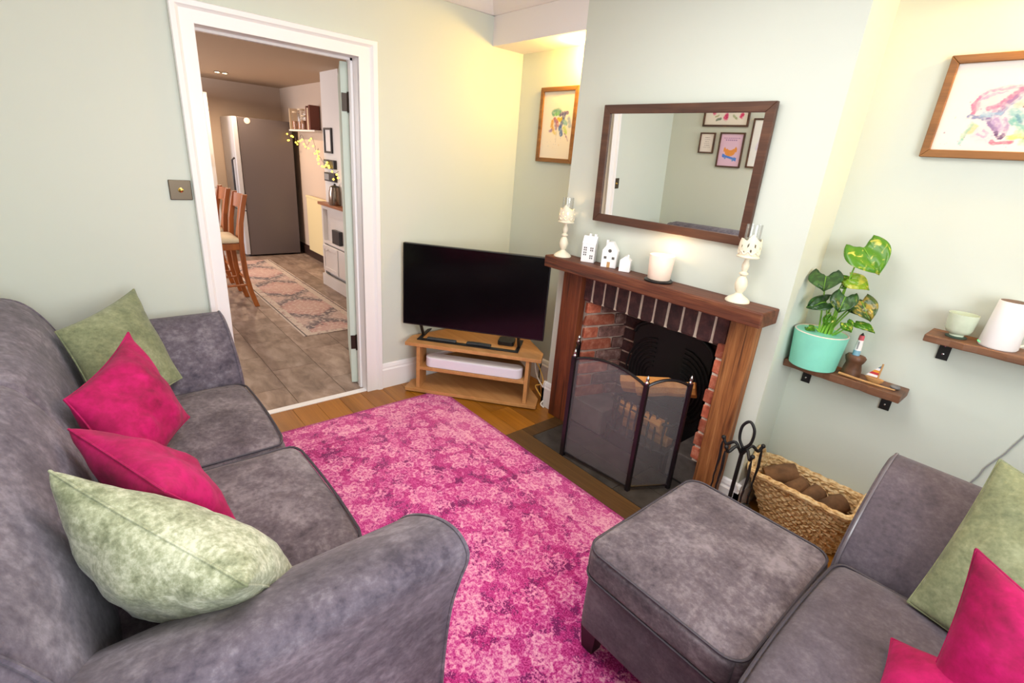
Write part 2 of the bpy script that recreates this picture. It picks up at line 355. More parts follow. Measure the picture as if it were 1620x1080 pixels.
def runnermat():
    m, nt, bs = newmat('runner_weave'); p = pos(nt)
    sx = nt.nodes.new('ShaderNodeSeparateXYZ'); nt.links.new(p, sx.inputs[0])
    ey = mth(nt, 'SUBTRACT', .30, mth(nt, 'ABSOLUTE', mth(nt, 'SUBTRACT', sx.outputs[1], 1.63)))
    ex = mth(nt, 'SUBTRACT', -1.17, sx.outputs[0]); e = mth(nt, 'MINIMUM', ex, ey)
    # diamonds along the runner
    t = mth(nt, 'ABSOLUTE', mth(nt, 'SUBTRACT', mth(nt, 'FRACT', mth(nt, 'MULTIPLY', sx.outputs[0], 1.25)), .5))
    dm = mth(nt, 'ADD', t, mth(nt, 'MULTIPLY', mth(nt, 'ABSOLUTE', mth(nt, 'SUBTRACT', sx.outputs[1], 1.63)), 1.1))
    nz = noise(nt, p, 18, 4, .6); 
    c = ramp(nt, mth(nt, 'ADD', dm, mth(nt, 'MULTIPLY', mth(nt, 'SUBTRACT', nz, .5), .35)), [(.2, C(204, 140, 116)), (.36, C(190, 118, 98)), (.42, C(108, 92, 98)), (.52, C(150, 120, 112)), (.6, C(196, 146, 124))])
    c = mixc(nt, mth(nt, 'MULTIPLY', mth(nt, 'GREATER_THAN', noise(nt, p, 30, 2), .56), .6), c, C(222, 186, 160))
    c = mixc(nt, mth(nt, 'LESS_THAN', e, .085), c, mixc(nt, mth(nt, 'GREATER_THAN', nz, .58), C(206, 176, 148), C(176, 130, 112)))
    c = mixc(nt, mth(nt, 'COMPARE', e, .020, .006), c, C(110, 92, 84))
    hs = nt.nodes.new('ShaderNodeHueSaturation'); hs.inputs['Saturation'].default_value = .62; hs.inputs['Value'].default_value = .95; nt.links.new(c, hs.inputs['Color'])
    nt.links.new(hs.outputs[0], bs.inputs['Base Color']); bs.inputs['Roughness'].default_value = .95
    return m
M['runner'] = runnermat()

# ------------------------------------------------------------------ mesh helpers
class MB:
    """collects geometry in world coordinates (through xf when given)"""
    def __init__(s, xf=None): s.v = []; s.f = []; s.xf = xf
    def add(s, vs, fs):
        b = len(s.v)
        s.v += [tuple(s.xf(*p)) if s.xf else tuple(p) for p in vs]
        s.f += [tuple(i + b for i in f) for f in fs]; return s
    def box(s, x0, x1, y0, y1, z0, z1):
        v = [(x, y, z) for z in (z0, z1) for y in (y0, y1) for x in (x0, x1)]
        return s.add(v, [(0, 2, 3, 1), (4, 5, 7, 6), (0, 1, 5, 4), (2, 6, 7, 3), (0, 4, 6, 2), (1, 3, 7, 5)])
    def prism(s, poly, axis, a, b):
        """extrude a polygon given in the two other axes (in xyz order) along axis"""
        n = len(poly)
        def P(q, t):
            q = list(q); q.insert(axis, t); return tuple(q)
        v = [P(q, a) for q in poly] + [P(q, b) for q in poly]
        f = [tuple(range(n))[::-1], tuple(range(n, 2 * n))] + [(i, (i + 1) % n, n + (i + 1) % n, n + i) for i in range(n)]
        return s.add(v, f)
    def loft(s, rings, close=True, cap=True):
        n = len(rings[0]); v = [p for r in rings for p in r]; f = []
        for k in range(len(rings) - 1):
            for i in range(n if close else n - 1):
                j = (i + 1) % n; f.append((k * n + i, k * n + j, (k + 1) * n + j, (k + 1) * n + i))
        if cap: f += [tuple(range(n))[::-1], tuple(range((len(rings) - 1) * n, len(rings) * n))]
        return s.add(v, f)
    def tube(s, pts, r, n=8, closed=False, cap=True):
        pts = [Vector(p) for p in pts]; m = len(pts); rings = []
        rr = r if isinstance(r, (list, tuple)) else [r] * m
        up = None
        for i, p in enumerate(pts):
            a = pts[i - 1] if (i or closed) else p; b = pts[(i + 1) % m] if (i < m - 1 or closed) else p
            t = (b - a).normalized()
            if up is None:
                up = Vector((0, 0, 1)) if abs(t.z) < .9 else Vector((1, 0, 0))
            u = (up - t * up.dot(t))
            u = u.normalized() if u.length > 1e-6 else t.orthogonal().normalized()
            up = u; w_ = t.cross(u)
            rings.append([tuple(p + u * (math.cos(2 * PI * k / n) * rr[i]) + w_ * (math.sin(2 * PI * k / n) * rr[i])) for k in range(n)])
        if closed: rings.append(rings[0]); cap = False
        return s.loft(rings, True, cap)
    def lathe(s, prof, cx, cy, n=24, cap=True, a0=0.0):
        rings = [[(cx + r * math.cos(2 * PI * k / n + a0), cy + r * math.sin(2 * PI * k / n + a0), z) for k in range(n)] for r, z in prof]
        return s.loft(rings, True, cap)
    def ball(s, c, rx, ry=None, rz=None, n=12, m=8):
        ry = ry or rx; rz = rz or rx
        rings = []
        for j in range(m + 1):
            th = -PI / 2 + PI * min(max(j / m, .02), .98)
            rings.append([(c[0] + rx * math.cos(th) * math.cos(2 * PI * k / n), c[1] + ry * math.cos(th) * math.sin(2 * PI * k / n), c[2] + rz * math.sin(th)) for k in range(n)])
        return s.loft(rings)
    def soft(s, x0, x1, y0, y1, z0, z1, r=.04, crown=0.0, n=14, front=0.0, wob=0.0, rp=0.0):
        """box with rounded edges and a crowned top"""
        b = bmesh.new(); bmesh.ops.create_cube(b, size=2.0)
        bmesh.ops.subdivide_edges(b, edges=b.edges[:], cuts=n - 1, use_grid_fill=True)
        cx, cy, cz = (x0 + x1) / 2, (y0 + y1) / 2, (z0 + z1) / 2; hx, hy, hz = (x1 - x0) / 2, (y1 - y0) / 2, (z1 - z0) / 2
        r = min(r, hx, hy, hz); out = []
        for v in b.verts:
            u = [math.sin(PI / 2 * max(-1, min(1, c))) for c in v.co]
            p = Vector((u[0] * hx, u[1] * hy, u[2] * hz))
            q = Vector((max(-hx + r, min(hx - r, p.x)), max(-hy + r, min(hy - r, p.y)), max(-hz + r, min(hz - r, p.z))))
            d = p - q
            if d.length > 1e-9: p = q + d.normalized() * r
            if rp:
                dx, dy = abs(p.x) - hx + rp, abs(p.y) - hy + rp
                if dx > 0 and dy > 0:
                    k_ = max(dx, dy) / math.hypot(dx, dy)
                    p.x = math.copysign(hx - rp + dx * k_, p.x); p.y = math.copysign(hy - rp + dy * k_, p.y)
            ux, uy, uz = p.x / hx, p.y / hy, p.z / hz
            if uz > 0: p.z += crown * (1 - ux * ux) * (1 - uy * uy) * uz
            if uy > 0: p.y += front * (1 - ux * ux) * uy
            P = Vector((p.x + cx, p.y + cy, p.z + cz))
            if wob: P += Vector((0, 0, 1)) * wob * mnoise.noise(P * 6.0) * max(0, uz)
            out.append(tuple(P))
        f = [tuple(v.index for v in fc.verts) for fc in b.faces]
        b.free(); return s.add(out, f)
    def obj(s, name, mat, parent=None, smooth=False, bevel=0.0, seg=2, sub=0, origin=None):
        org = Vector((0, 0, 0))
        if parent is not None:
            org = wloc(parent)
        elif origin is not None: org = Vector(origin)
        else:
            a = np.array(s.v); org = Vector(((a[:, 0].min() + a[:, 0].max()) / 2, (a[:, 1].min() + a[:, 1].max()) / 2, a[:, 2].min()))
        if parent is not None and parent.type == 'MESH' or (parent is not None and origin is None):
            # give a part its own origin at its own centre
            a = np.array(s.v); c = Vector(((a[:, 0].min() + a[:, 0].max()) / 2, (a[:, 1].min() + a[:, 1].max()) / 2, a[:, 2].min()))
        else: c = org
        me = bpy.data.meshes.new(name); me.from_pydata([(p[0] - c.x, p[1] - c.y, p[2] - c.z) for p in s.v], [], s.f)
        me.validate(); 
        b = bmesh.new(); b.from_mesh(me); bmesh.ops.recalc_face_normals(b, faces=b.faces[:]); b.to_mesh(me); b.free()
        if smooth:
            for pl in me.polygons: pl.use_smooth = True
        o = bpy.data.objects.new(name, me); COL.objects.link(o)
        me.materials.append(M[mat] if isinstance(mat, str) else mat)
        if parent is not None: o.parent = parent; o.location = c - org
        else: o.location = c
        WL[o.name] = Vector(c)
        if bevel:
            bv = o.modifiers.new('edge', 'BEVEL'); bv.width = bevel; bv.segments = seg; bv.limit_method = 'ANGLE'; bv.angle_limit = math.radians(35)
        if smooth and not sub:
            try: me.set_sharp_from_angle(angle=math.radians(50))
            except Exception: pass
        if sub:
            sm = o.modifiers.new('sub', 'SUBSURF'); sm.levels = sub; sm.render_levels = sub
        return o
WL = {}
def wloc(o): return WL[o.name]
def tag(o, label=None, cat=None, group=None, kind=None):
    if label: o['label'] = label
    if cat: o['category'] = cat
    if group: o['group'] = group
    if kind: o['kind'] = kind
    return o
def thing(name, label, cat, loc, group=None):
    o = bpy.data.objects.new(name, None); COL.objects.link(o); o.location = loc; o.empty_display_size = .1
    WL[o.name] = Vector(loc); return tag(o, label, cat, group)
def struct(o, label=None): o['kind'] = 'structure'; (label and o.__setitem__('label', label)); return o
def unit_mesh(name, mat, ch=.06, jit=0.0, seed=0):
    """a chamfered unit block shared by many pieces"""
    b = bmesh.new(); bmesh.ops.create_cube(b, size=1.0)
    if ch: bmesh.ops.bevel(b, geom=b.edges[:], offset=ch, segments=1, affect='EDGES')
    rr = random.Random(seed)
    if jit:
        for v in b.verts: v.co += Vector((rr.uniform(-jit, jit), rr.uniform(-jit, jit), rr.uniform(-jit, jit)))
    me = bpy.data.meshes.new(name); b.to_mesh(me); b.free(); me.materials.append(M[mat]); return me
def piece(name, me, parent, c, size, rotz=0.0):
    o = bpy.data.objects.new(name, me); COL.objects.link(o); o.parent = parent
    o.location = Vector(c) - wloc(parent); o.scale = size; o.rotation_euler = (0, 0, rotz); return o
def dup(root, offset, label, group=None):
    """copy of a thing with copies of its parts and sub-parts"""
    r = root.copy(); COL.objects.link(r); r.location = Vector(root.location) + Vector(offset); r['label'] = label
    WL[r.name] = wloc(root) + Vector(offset)
    def rec(src, dst):
        for ch in list(src.children):
            c = ch.copy(); COL.objects.link(c); c.parent = dst; rec(ch, c)
    rec(root, r)
    return r
def arc(cx, cy, r, a0, a1, n): return [(cx + r * math.cos(math.radians(a0 + (a1 - a0) * i / n)), cy + r * math.sin(math.radians(a0 + (a1 - a0) * i / n))) for i in range(n + 1)]
def bez(p0, p1, p2, n=10):
    p0, p1, p2 = Vector(p0), Vector(p1), Vector(p2)
    return [tuple(p0 * (1 - t) ** 2 + p1 * 2 * t * (1 - t) + p2 * t * t) for t in [i / n for i in range(n + 1)]]
def catmull(P, n=6):
    P = [Vector(p) for p in P]; P = [P[0] * 2 - P[1]] + P + [P[-1] * 2 - P[-2]]; out = []
    for i in range(1, len(P) - 2):
        for k in range(n):
            t = k / n; a, b, c, d = P[i - 1:i + 3]
            out.append(tuple(.5 * (2 * b + (c - a) * t + (2 * a - 5 * b + 4 * c - d) * t * t + (3 * b - a - 3 * c + d) * t ** 3)))
    out.append(tuple(P[-2])); return out

# ------------------------------------------------------------------ the room
YB, YF, YW = 2.50, 2.24, -0.45        # alcove back wall, chimney breast face, wall behind the sofa
X1, X2, XR = 0.792, 2.105, 4.20       # chimney breast sides, right wall
HC = 2.45
fl = struct(MB().box(-.02, XR, YW, 2.62, -.05, -.018).obj('floor', 'subfloor'))
pm = unit_mesh('floorboard', 'floor', 0)
rr = random.Random(3); y = YW; k = 0
while y < 2.5:
    wdt = min(.145, 2.5 - y); x = 0.0 - rr.uniform(0, .9) * (k % 3 > 0)
    while x < XR:
        xa = max(0, x); xb = min(XR, x + 1.25)
        if xb - xa > .05: piece('floorboard', pm, fl, ((xa + xb) / 2, y + wdt / 2, -.009), (xb - xa - .002, wdt - .002, .018))
        x += 1.25
    y += .145; k += 1
# kitchen floor beyond the doorway
kf = struct(MB().box(-5.4, -.02, -1.6, 2.62, -.05, -.012).obj('floor', 'grout'))
tm = unit_mesh('floor_tile', 'tile', 0)
rr = random.Random(5)
for j in range(-3, 6):
    ya = .915 + .305 * j; yb = min(ya + .305, 2.52); x = -.02 - ((j % 2) * .3)
    if j % 2: piece('floor_tile', tm, kf, (-.17, (ya + yb) / 2, -.006), (.297, yb - ya - .004, .012))
    while x > -5.3:
        xa = max(x - .6, -5.3); piece('floor_tile', tm, kf, ((xa + x) / 2, (ya + yb) / 2, -.006), (x - xa - .003, yb - ya - .003, .012)); x -= .6
struct(MB().box(0, XR, YW, YF, HC, HC + .05).obj('ceiling', 'ceil'))
wl = MB().box(-.13, 0, YW, .575, 0, HC).box(-.13, 0, 1.355, 2.62, 0, HC).box(-.13, 0, .575, 1.355, 1.993, HC)
struct(wl.obj('wall_left', 'sage'))
struct(MB().box(0, X1, YB, YB + .1, 0, HC).box(X2, XR, YB, YB + .1, 0, HC).obj('wall_back', 'sage'))
struct(MB().box(0, XR, YW - .1, YW, 0, HC).obj('wall_front', 'sage'))
wr = MB().box(XR, XR + .1, YW, -.4, 0, HC).box(XR, XR + .1, 1.4, 2.62, 0, HC).box(XR, XR + .1, -.4, 1.4, 0, .8).box(XR, XR + .1, -.4, 1.4, 2.2, HC)
struct(wr.obj('wall_right', 'sage'))
wn = struct(MB().box(XR + .02, XR + .08, -.4, -.34, .8, 2.2).box(XR + .02, XR + .08, 1.34, 1.4, .8, 2.2).box(XR + .02, XR + .08, -.34, 1.34, .8, .86).box(XR + .02, XR + .08, -.34, 1.34, 2.14, 2.2).obj('window_1', 'white'))
MB().box(XR + .03, XR + .07, .47, .53, .86, 2.14).obj('mullion', 'white', wn)
MB().box(XR + .045, XR + .052, -.34, 1.34, .86, 2.14).obj('pane', 'glass', wn)
MB().box(XR - .10, XR + .0, -.44, 1.45, .77, .8).obj('window_sill', 'white', wn)
# bulkheads over both alcoves
struct(MB().box(0, X1, YF, YB, 2.192, HC).obj('ceiling_bulkhead_alcove', 'ceil'))
struct(MB().box(X2, XR, YF, YB, 2.192, HC).obj('ceiling_bulkhead_alcove', 'ceil'))
# chimney breast, open at the fireplace
cb = struct(MB().box(X1, 1.0, YF, 2.62, 0, HC).box(1.92, X2, YF, 2.62, 0, HC).box(1.0, 1.92, YF, 2.62, .985, HC).obj('wall_chimney_breast', 'sage'))
MB().box(1.0, 1.92, 2.53, 2.62, 0, .985).prism([(1.0, 2.25), (1.046, 2.25), (1.124, 2.56), (1.0, 2.56)], 2, 0, .985).prism([(1.92, 2.25), (1.898, 2.25), (1.82, 2.56), (1.92, 2.56)], 2, 0, .985).obj('mortar_bed', 'mortar_soot', cb)
MB().box(1.0, 1.92, 2.227, 2.30, .797, .984).obj('mortar_lintel', 'mortar', cb)
MB().box(1.0, 1.92, 2.30, 2.56, .95, .985).obj('soot_ceiling', 'soot', cb)
# bricks: soldier course over the opening
bm_d = [unit_mesh('brick', 'brick_dark', .07, .02, s) for s in (1, 2)]
bm_s = [unit_mesh('brick', 'brick_soot', .06, .02, s) for s in (3, 4)]
bm_o = [unit_mesh('brick', 'brick', .07, .03, s) for s in (5, 6)]
rr = random.Random(11); x = 1.012; k = 0
while x < 1.9:
    wdt = .068 + rr.uniform(-.004, .006)
    piece('brick', bm_d[k % 2], cb, (x + wdt / 2, 2.265, .882), (wdt, .09, .175)); x += wdt + .0125; k += 1
# left reveal (seen face on), back and right reveal of the firebox
def wall_bricks(p, q, meshes, z0, z1, first_mesh=None, L=.215, off=0):
    p = Vector((p[0], p[1], 0)); q = Vector((q[0], q[1], 0)); d = (q - p); n = d.length; d.normalize(); ang = math.atan2(d.y, d.x)
    z = z0; j = off
    while z < z1 - .02:
        h = min(.066, z1 - z); s = 0.0 if j % 2 == 0 else -L / 2
        while s < n - .01:
            a = max(s, 0); b_ = min(s + L, n)
            if b_ - a > .02:
                c = p + d * ((a + b_) / 2); mm = meshes[(j + int(s * 10)) % 2]
                if first_mesh and a < .02: mm = first_mesh[j % 2]  # orange front bricks paint the room light reaching in; those behind are sooted
                piece('brick', mm, cb, (c.x, c.y, z + h / 2), (b_ - a - .010, .05, h), ang)
            s += L + .002
        z += .078; j += 1
wall_bricks((1.024, 2.245), (1.115, 2.545), bm_s, .17, .96, bm_o)
wall_bricks((1.115, 2.545), (1.805, 2.545), bm_d, .0, .95)
wall_bricks((1.896, 2.245), (1.805, 2.545), bm_s, .17, .96, bm_o, off=1)
z = .20; k = 0
while z < .80:
    piece('brick', bm_o[k % 2], cb, (1.895 + rr.uniform(-.006, .006), 2.235, z + .034), (.052, .07, .067)); z += .078; k += 1
MB().box(1.876, 1.915, 2.206, 2.26, .19, .80).obj('mortar_jamb', 'mortar', cb)

# skirting boards
SK = [(0, 0), (.020, 0), (.020, .130), (.014, .140), (.014, .150), (.008, .166), (.0, .174)]
def skirt(name, p, q, nrm, mat='white', h=1.0):
    rings = [[(c[0] + nrm[0] * t, c[1] + nrm[1] * t, z * h) for t, z in SK] for c in (p, q)]
    return struct(MB().loft(rings).obj(name, mat))
skirt('baseboard_left', (0, 1.444), (0, YB), (1, 0)); skirt('baseboard_left', (0, YW), (0, .497), (1, 0))
skirt('baseboard_back', (0, YB), (X1, YB), (0, -1)); skirt('baseboard_back', (X2, YB), (XR, YB), (0, -1))
skirt('baseboard_chimney', (X1, YB), (X1, YF - .02), (-1, 0)); skirt('baseboard_chimney', (X2, YB), (X2, YF - .02), (1, 0))
skirt('baseboard_chimney', (X1 - .02, YF), (.886, YF), (0, -1)); skirt('baseboard_chimney', (2.033, YF), (X2 + .02, YF), (0, -1))
skirt('baseboard_front', (0, YW), (XR, YW), (0, 1)); skirt('baseboard_right', (XR, YW), (XR, YB), (-1, 0))
# coving
CV = [(0, 0), (.012, 0), (.03, .012), (.055, .034), (.078, .062), (.092, .082), (.092, .094), (0, .094)]
def cove(name, p, q, nrm):
    rings = [[(c[0] + nrm[0] * t, c[1] + nrm[1] * t, 2.356 + z) for t, z in CV] for c in (p, q)]
    struct(MB().loft(rings).obj(name, 'ceil'))
cove('trim_4', (0, YW), (0, YF), (1, 0)); cove('trim_5', (0, YF), (X1, YF), (0, -1)); cove('trim_6', (X2, YF), (XR, YF), (0, -1)); cove('trim_7', (X1, YF), (X2, YF), (0, -1))

# doorway: lining, architrave, threshold, open door
D0, D1, DH = .588, 1.339, 1.98
lin_ = struct(MB().box(-.15, .004, D1, D1 + .018, 0, DH + .018).obj('trim_2', 'white'))
MB().box(-.15, .004, D0 - .018, D0, 0, DH + .018).obj('lining_board', 'white', lin_)
MB().box(-.15, .004, D0, D1, DH, DH + .018).obj('lining_board', 'white', lin_)
MB().box(-.10, -.07, D1 - .012, D1, 0, DH).box(-.10, -.07, D0, D0 + .012, 0, DH).box(-.10, -.07, D0, D1, DH - .012, DH).obj('door_stop', 'white', lin_)
AP = [(0, 0), (0, .014), (.02, .016), (.60, .017), (.68, .023), (.74, .029), (.96, .031), (1.0, .026), (1.0, 0)]
arch_ = None
def casing(w0, w1, a, b, outa, outb):
    r0 = [(t, a[0] + outa[0] * d * w0[0], a[1] + outa[1] * d * w0[1]) for d, t in AP]
    r1 = [(t, b[0] + outb[0] * d * w1[0], b[1] + outb[1] * d * w1[1]) for d, t in AP]
    return MB().loft([r0, r1])
WL_, WT_, WR_ = .091, .088, .105
ar = struct(casing((WL_, WT_), (WL_, WT_), (D0, 0), (D0, DH), (-1, 0), (-1, 1)).obj('trim_1', 'white'))
casing((WL_, WT_), (WR_, WT_), (D0, DH), (D1, DH), (-1, 1), (1, 1)).obj('architrave_head', 'white', ar)
casing((WR_, WT_), (WR_, WT_), (D1, DH), (D1, 0), (1, 1), (1, 0)).obj('architrave_side', 'white', ar)
struct(MB().box(-.045, .002, D0, D1, -.01, .006).obj('trim_3', 'white', bevel=.003))
dd = Vector((-math.cos(math.radians(21)), math.sin(math.radians(21)), 0)); dn = Vector((-dd.y, dd.x, 0))
def dxf(s, t, z):
    p = Vector((-.150, 1.300, 0)) + dd * s + dn * (-t); return (p.x, p.y, z)
door = struct(MB(dxf).box(0, .74, 0, .042, .012, 1.968).obj('door_1', 'sage_pale', bevel=.003))
for z0 in (1.715, .26):
    hb = MB(dxf).box(-.004, .001, .004, .040, z0, z0 + .095).add([(-.003, .042, z0), (-.003, .046, z0), (-.003, .046, z0 + .095), (-.003, .042, z0 + .095)], [(0, 1, 2, 3)])
    h_ = hb.obj('hinge', 'hinge', door)
    MB(dxf).tube([(-.010, .040, z0 - .006), (-.010, .040, z0 + .101)], .007, 10).obj('hinge_knuckle', 'hinge', h_, smooth=True)
    MB().box(-.152, -.112, D1 - .003, D1 + .001, z0, z0 + .095).obj('hinge_leaf', 'hinge', h_)

# kitchen shell
KX, KY, KH = -5.30, 2.52, 2.225
struct(MB().box(KX - .1, -.13, -1.6, 2.62, KH, KH + .05).obj('ceiling', 'kceil'))
struct(MB().box(KX - .1, KX, -1.6, 2.62, 0, KH).obj('wall_kitchen_end', 'kwall'))
struct(MB().box(KX, -.13, KY, KY + .1, 0, KH).obj('wall_kitchen_side', 'kwall'))
struct(MB().box(KX, -5.0, -1.6, -1.5, 0, KH).box(-3.0, -.13, -1.6, -1.5, 0, KH).box(-5.0, -3.0, -1.6, -1.5, 0, .75).box(-5.0, -3.0, -1.6, -1.5, 2.15, KH).obj('wall_kitchen_window_side', 'kwall'))
w2 = struct(MB().box(-5.0, -4.94, -1.57, -1.51, .75, 2.15).box(-3.06, -3.0, -1.57, -1.51, .75, 2.15).box(-4.94, -3.06, -1.57, -1.51, .75, .81).box(-4.94, -3.06, -1.57, -1.51, 2.09, 2.15).obj('window_2', 'white'))
MB().box(-4.94, -3.06, -1.545, -1.538, .81, 2.09).obj('pane', 'glass', w2)
struct(MB().box(-2.87, -2.40, 2.20, KY, 0, KH).obj('wall_kitchen_pier', 'kwhite'))
skirt('baseboard_kitchen', (KX, KY), (-2.87, KY), (0, -1), 'skirt_dark', .8)

# ------------------------------------------------------------------ fireplace
fs = thing('fireplace_surround', 'heavy old timber fireplace surround of two posts and a thick mantel beam', 'fireplace', (1.46, 2.2, 0))
MB().box(.818, 2.081, 2.078, 2.239, .966, 1.032).obj('mantel_beam', 'beam', fs, bevel=.006)
MB().box(.887, 1.030, 2.180, 2.239, .001, .966).obj('post', 'post', fs, bevel=.006)
MB().box(1.914, 2.032, 2.180, 2.239, .001, .966).obj('post', 'post_light', fs, bevel=.006)['label'] = 'lighter orange brown post'
he = thing('hearth', 'dark slate hearth with a brown timber border in front of the fireplace', 'hearth', (1.5, 2.0, 0))
for a in ((.955, 2.05, 1.769, 1.893), (.955, 1.047, 1.893, 2.178), (1.955, 2.05, 1.893, 2.178)): MB().box(*a, .0005, .006).obj('timber_border', 'border', he, bevel=.002)
sl = unit_mesh('slate_tile', 'slate', .01)
for i in range(3):
    for j in range(2):
        piece('slate_tile', sl, he, (1.05 + .3017 * (i + .5), 1.895 + .17 * (j + .5), .003), (.299, .167, .006))
MB().box(1.0, 1.92, 2.24, 2.50, .0005, .006).obj('firebox_floor', 'soot', he)
MB().box(.985, 1.27, 2.243, 2.50, .006, .165).obj('hob_stone', 'stone', he, bevel=.006)
MB().box(1.73, 1.935, 2.243, 2.50, .006, .165).obj('hob_stone', 'stone', he, bevel=.006)
# cast iron fireback with an arched top and fan ribs
fb = thing('fireback', 'black cast iron fireback with arched top and curved ribs at the back of the fireplace', 'fireback', (1.48, 2.47, .006))
out = [(1.235, .006), (1.235, .63)] + [(1.485 - .25 * math.cos(math.radians(a)), .63 + .105 * math.sin(math.radians(a))) for a in range(15, 166, 10)] + [(1.735, .63), (1.735, .006)]
MB().prism(out, 1, 2.487, 2.51).obj('panel', 'iron', fb)
MB().tube([(x, 2.484, z) for x, z in out[1:-1]], .011, 8).obj('rim', 'iron', fb, smooth=True)
rb = MB()
for sgn in (-1, 1):
    for k in range(7):
        r = .05 + .022 * k
        rb.tube([(1.485 + sgn * (.09 + r * math.cos(math.radians(t))), 2.483, .40 + .12 * (k > 3) * 0 + r * 1.25 * math.sin(math.radians(t))) for t in range(-50, 91, 14)], .006, 6)
rb.obj('fan_ribs', 'iron', fb, smooth=True)
# fire basket
gt = thing('fire_basket', 'black iron fire basket of upright bars holding split logs in the fireplace', 'fire basket', (1.50, 2.33, .006))
g = MB()
for z in (.10, .27): g.tube([(1.30, 2.44, z), (1.30, 2.27, z), (1.36, 2.245, z), (1.64, 2.245, z), (1.70, 2.27, z), (1.70, 2.44, z), (1.30, 2.44, z)], .009, 8)
g.obj('rail_frame', 'iron', gt, smooth=True)
bu = None
for i in range(9):
    x = 1.33 + .0425 * i
    o = MB().tube([(x, 2.243 + .02 * (abs(i - 4) > 3), .085), (x, 2.235 + .02 * (abs(i - 4) > 3), .20), (x, 2.243 + .02 * (abs(i - 4) > 3), .30)], .007, 6).ball((x, 2.243 + .02 * (abs(i - 4) > 3), .305), .011, n=8, m=6).obj('bar', 'iron', gt, smooth=True)
MB().box(1.305, 1.695, 2.26, 2.43, .09, .10).obj('bottom_grate', 'iron', gt)
for x, y in ((1.31, 2.26), (1.69, 2.26), (1.31, 2.43), (1.69, 2.43)): MB().tube([(x, y, .0065), (x, y, .10)], .011, 8).obj('leg', 'iron', gt, smooth=True)
def wedge_log(p, q, r, roll, name, label, group=None, mat='logcut'):
    p, q = Vector(p), Vector(q); d = (q - p).normalized(); u = d.orthogonal().normalized(); v = d.cross(u); rings = []
    rd = random.Random(len(label))
    prof = [(0, 0), (1.0, -.25), (1.05, .15), (.82, .62), (.45, .92), (.05, 1.0)]
    for i in range(5):
        c = p + (q - p) * (i / 4); k = 1 + .06 * math.sin(i * 2.1)
        rings.append([tuple(c + (u * math.cos(roll) + v * math.sin(roll)) * (a * r * k) + (v * math.cos(roll) - u * math.sin(roll)) * (b * r * k)) for a, b in prof])
    return tag(MB().loft(rings).obj(name, mat, bevel=.004), label, 'log', group)
wedge_log((1.35, 2.30, .415), (1.61, 2.37, .485), .085, 2.2, 'firewood_log', 'split orange log lying across the fire basket, the left one')
wedge_log((1.45, 2.27, .435), (1.72, 2.40, .505), .078, 2.3, 'firewood_log', 'split orange log resting across another at the right of the fire basket')
wedge_log((1.37, 2.33, .26), (1.66, 2.32, .26), .085, 2.2, 'firewood_log', 'split log low in the fire basket behind the upright bars')
wedge_log((1.36, 2.39, .13), (1.66, 2.40, .13), .07, 2.2, 'firewood_log', 'bottom split log on the grate of the fire basket')

# fire screen
sx_ = thing('fire_screen', 'three-fold black mesh fire screen with arched panels standing on the slate hearth', 'fire screen', (1.5, 1.95, .006))
P1, P2, P3, P0 = Vector((1.289, 1.905, 0)), Vector((1.705, 1.950, 0)), Vector((1.815, 2.145, 0)), Vector((1.150, 2.085, 0))
def panel(a, b, rise, ps, pe, nm):
    d = b - a; n = 14; top = []
    for i in range(n + 1):
        t = i / n; q = a + d * t; top.append((q.x, q.y, .585 + rise * math.sin(PI * t) ** .8))
    f = MB()
    f.tube([(a.x, a.y, .028), (b.x, b.y, .028)], .006, 6); f.tube(top, .0075, 8)
    if ps: f.box(a.x - .012, a.x + .012, a.y - .012, a.y + .012, .006, .60)
    if pe: f.box(b.x - .010, b.x + .010, b.y - .010, b.y + .010, .006, .60)
    fo = f.obj('panel_frame', 'iron_gloss', sx_)
    vs = [(p[0], p[1], .028) for p in top] + top
    MB().add(vs, [(i, i + 1, n + 2 + i, n + 1 + i) for i in range(n)]).obj('mesh_panel', 'mesh', fo)
    for p, flag in ((a, ps), (b, pe)):
        if flag: MB().lathe([(.010, .60), (.012, .608), (.006, .614), (.009, .624), (.004, .636), (.001, .642)], p.x, p.y, 10).obj('finial', 'chrome', fo, smooth=True)
panel(P1, P2, .05, True, True, 'c'); panel(P2, P3, .035, False, True, 'r'); panel(P1, P0, .035, False, True, 'l')

# companion set of fire tools
ft = thing('fire_tool_set', 'black wrought iron fire tool stand with looped handle beside the log basket', 'fire tools', (2.135, 2.13, 0))
cx, cy = 2.135, 2.10
MB().lathe([(.085, 0.0005), (.085, .012), (.03, .022), (.008, .03)], cx, cy, 18).obj('base', 'iron', ft, smooth=True)
MB().tube([(cx, cy, .02), (cx, cy, .44)], .009, 8).obj('rod', 'iron', ft, smooth=True)
MB().tube(catmull([(cx, cy, .43), (cx - .025, cy, .47), (cx - .026, cy, .53), (cx, cy, .562), (cx + .026, cy, .53), (cx + .025, cy, .47), (cx, cy, .43)], 5), .0065, 8).obj('handle_loop', 'iron', ft, smooth=True)
for dx, dy in ((-1, -.1), (.75, -.66), (-.45, -.9), (.6, .8)):
    MB().tube(catmull([(cx, cy, .40), (cx + dx * .035, cy + dy * .035, .445), (cx + dx * .07, cy + dy * .07, .42), (cx + dx * .085, cy + dy * .085, .44)], 5), .007, 8).ball((cx + dx * .088, cy + dy * .088, .446), .010, n=8, m=6).obj('hook_arm', 'iron', ft, smooth=True)
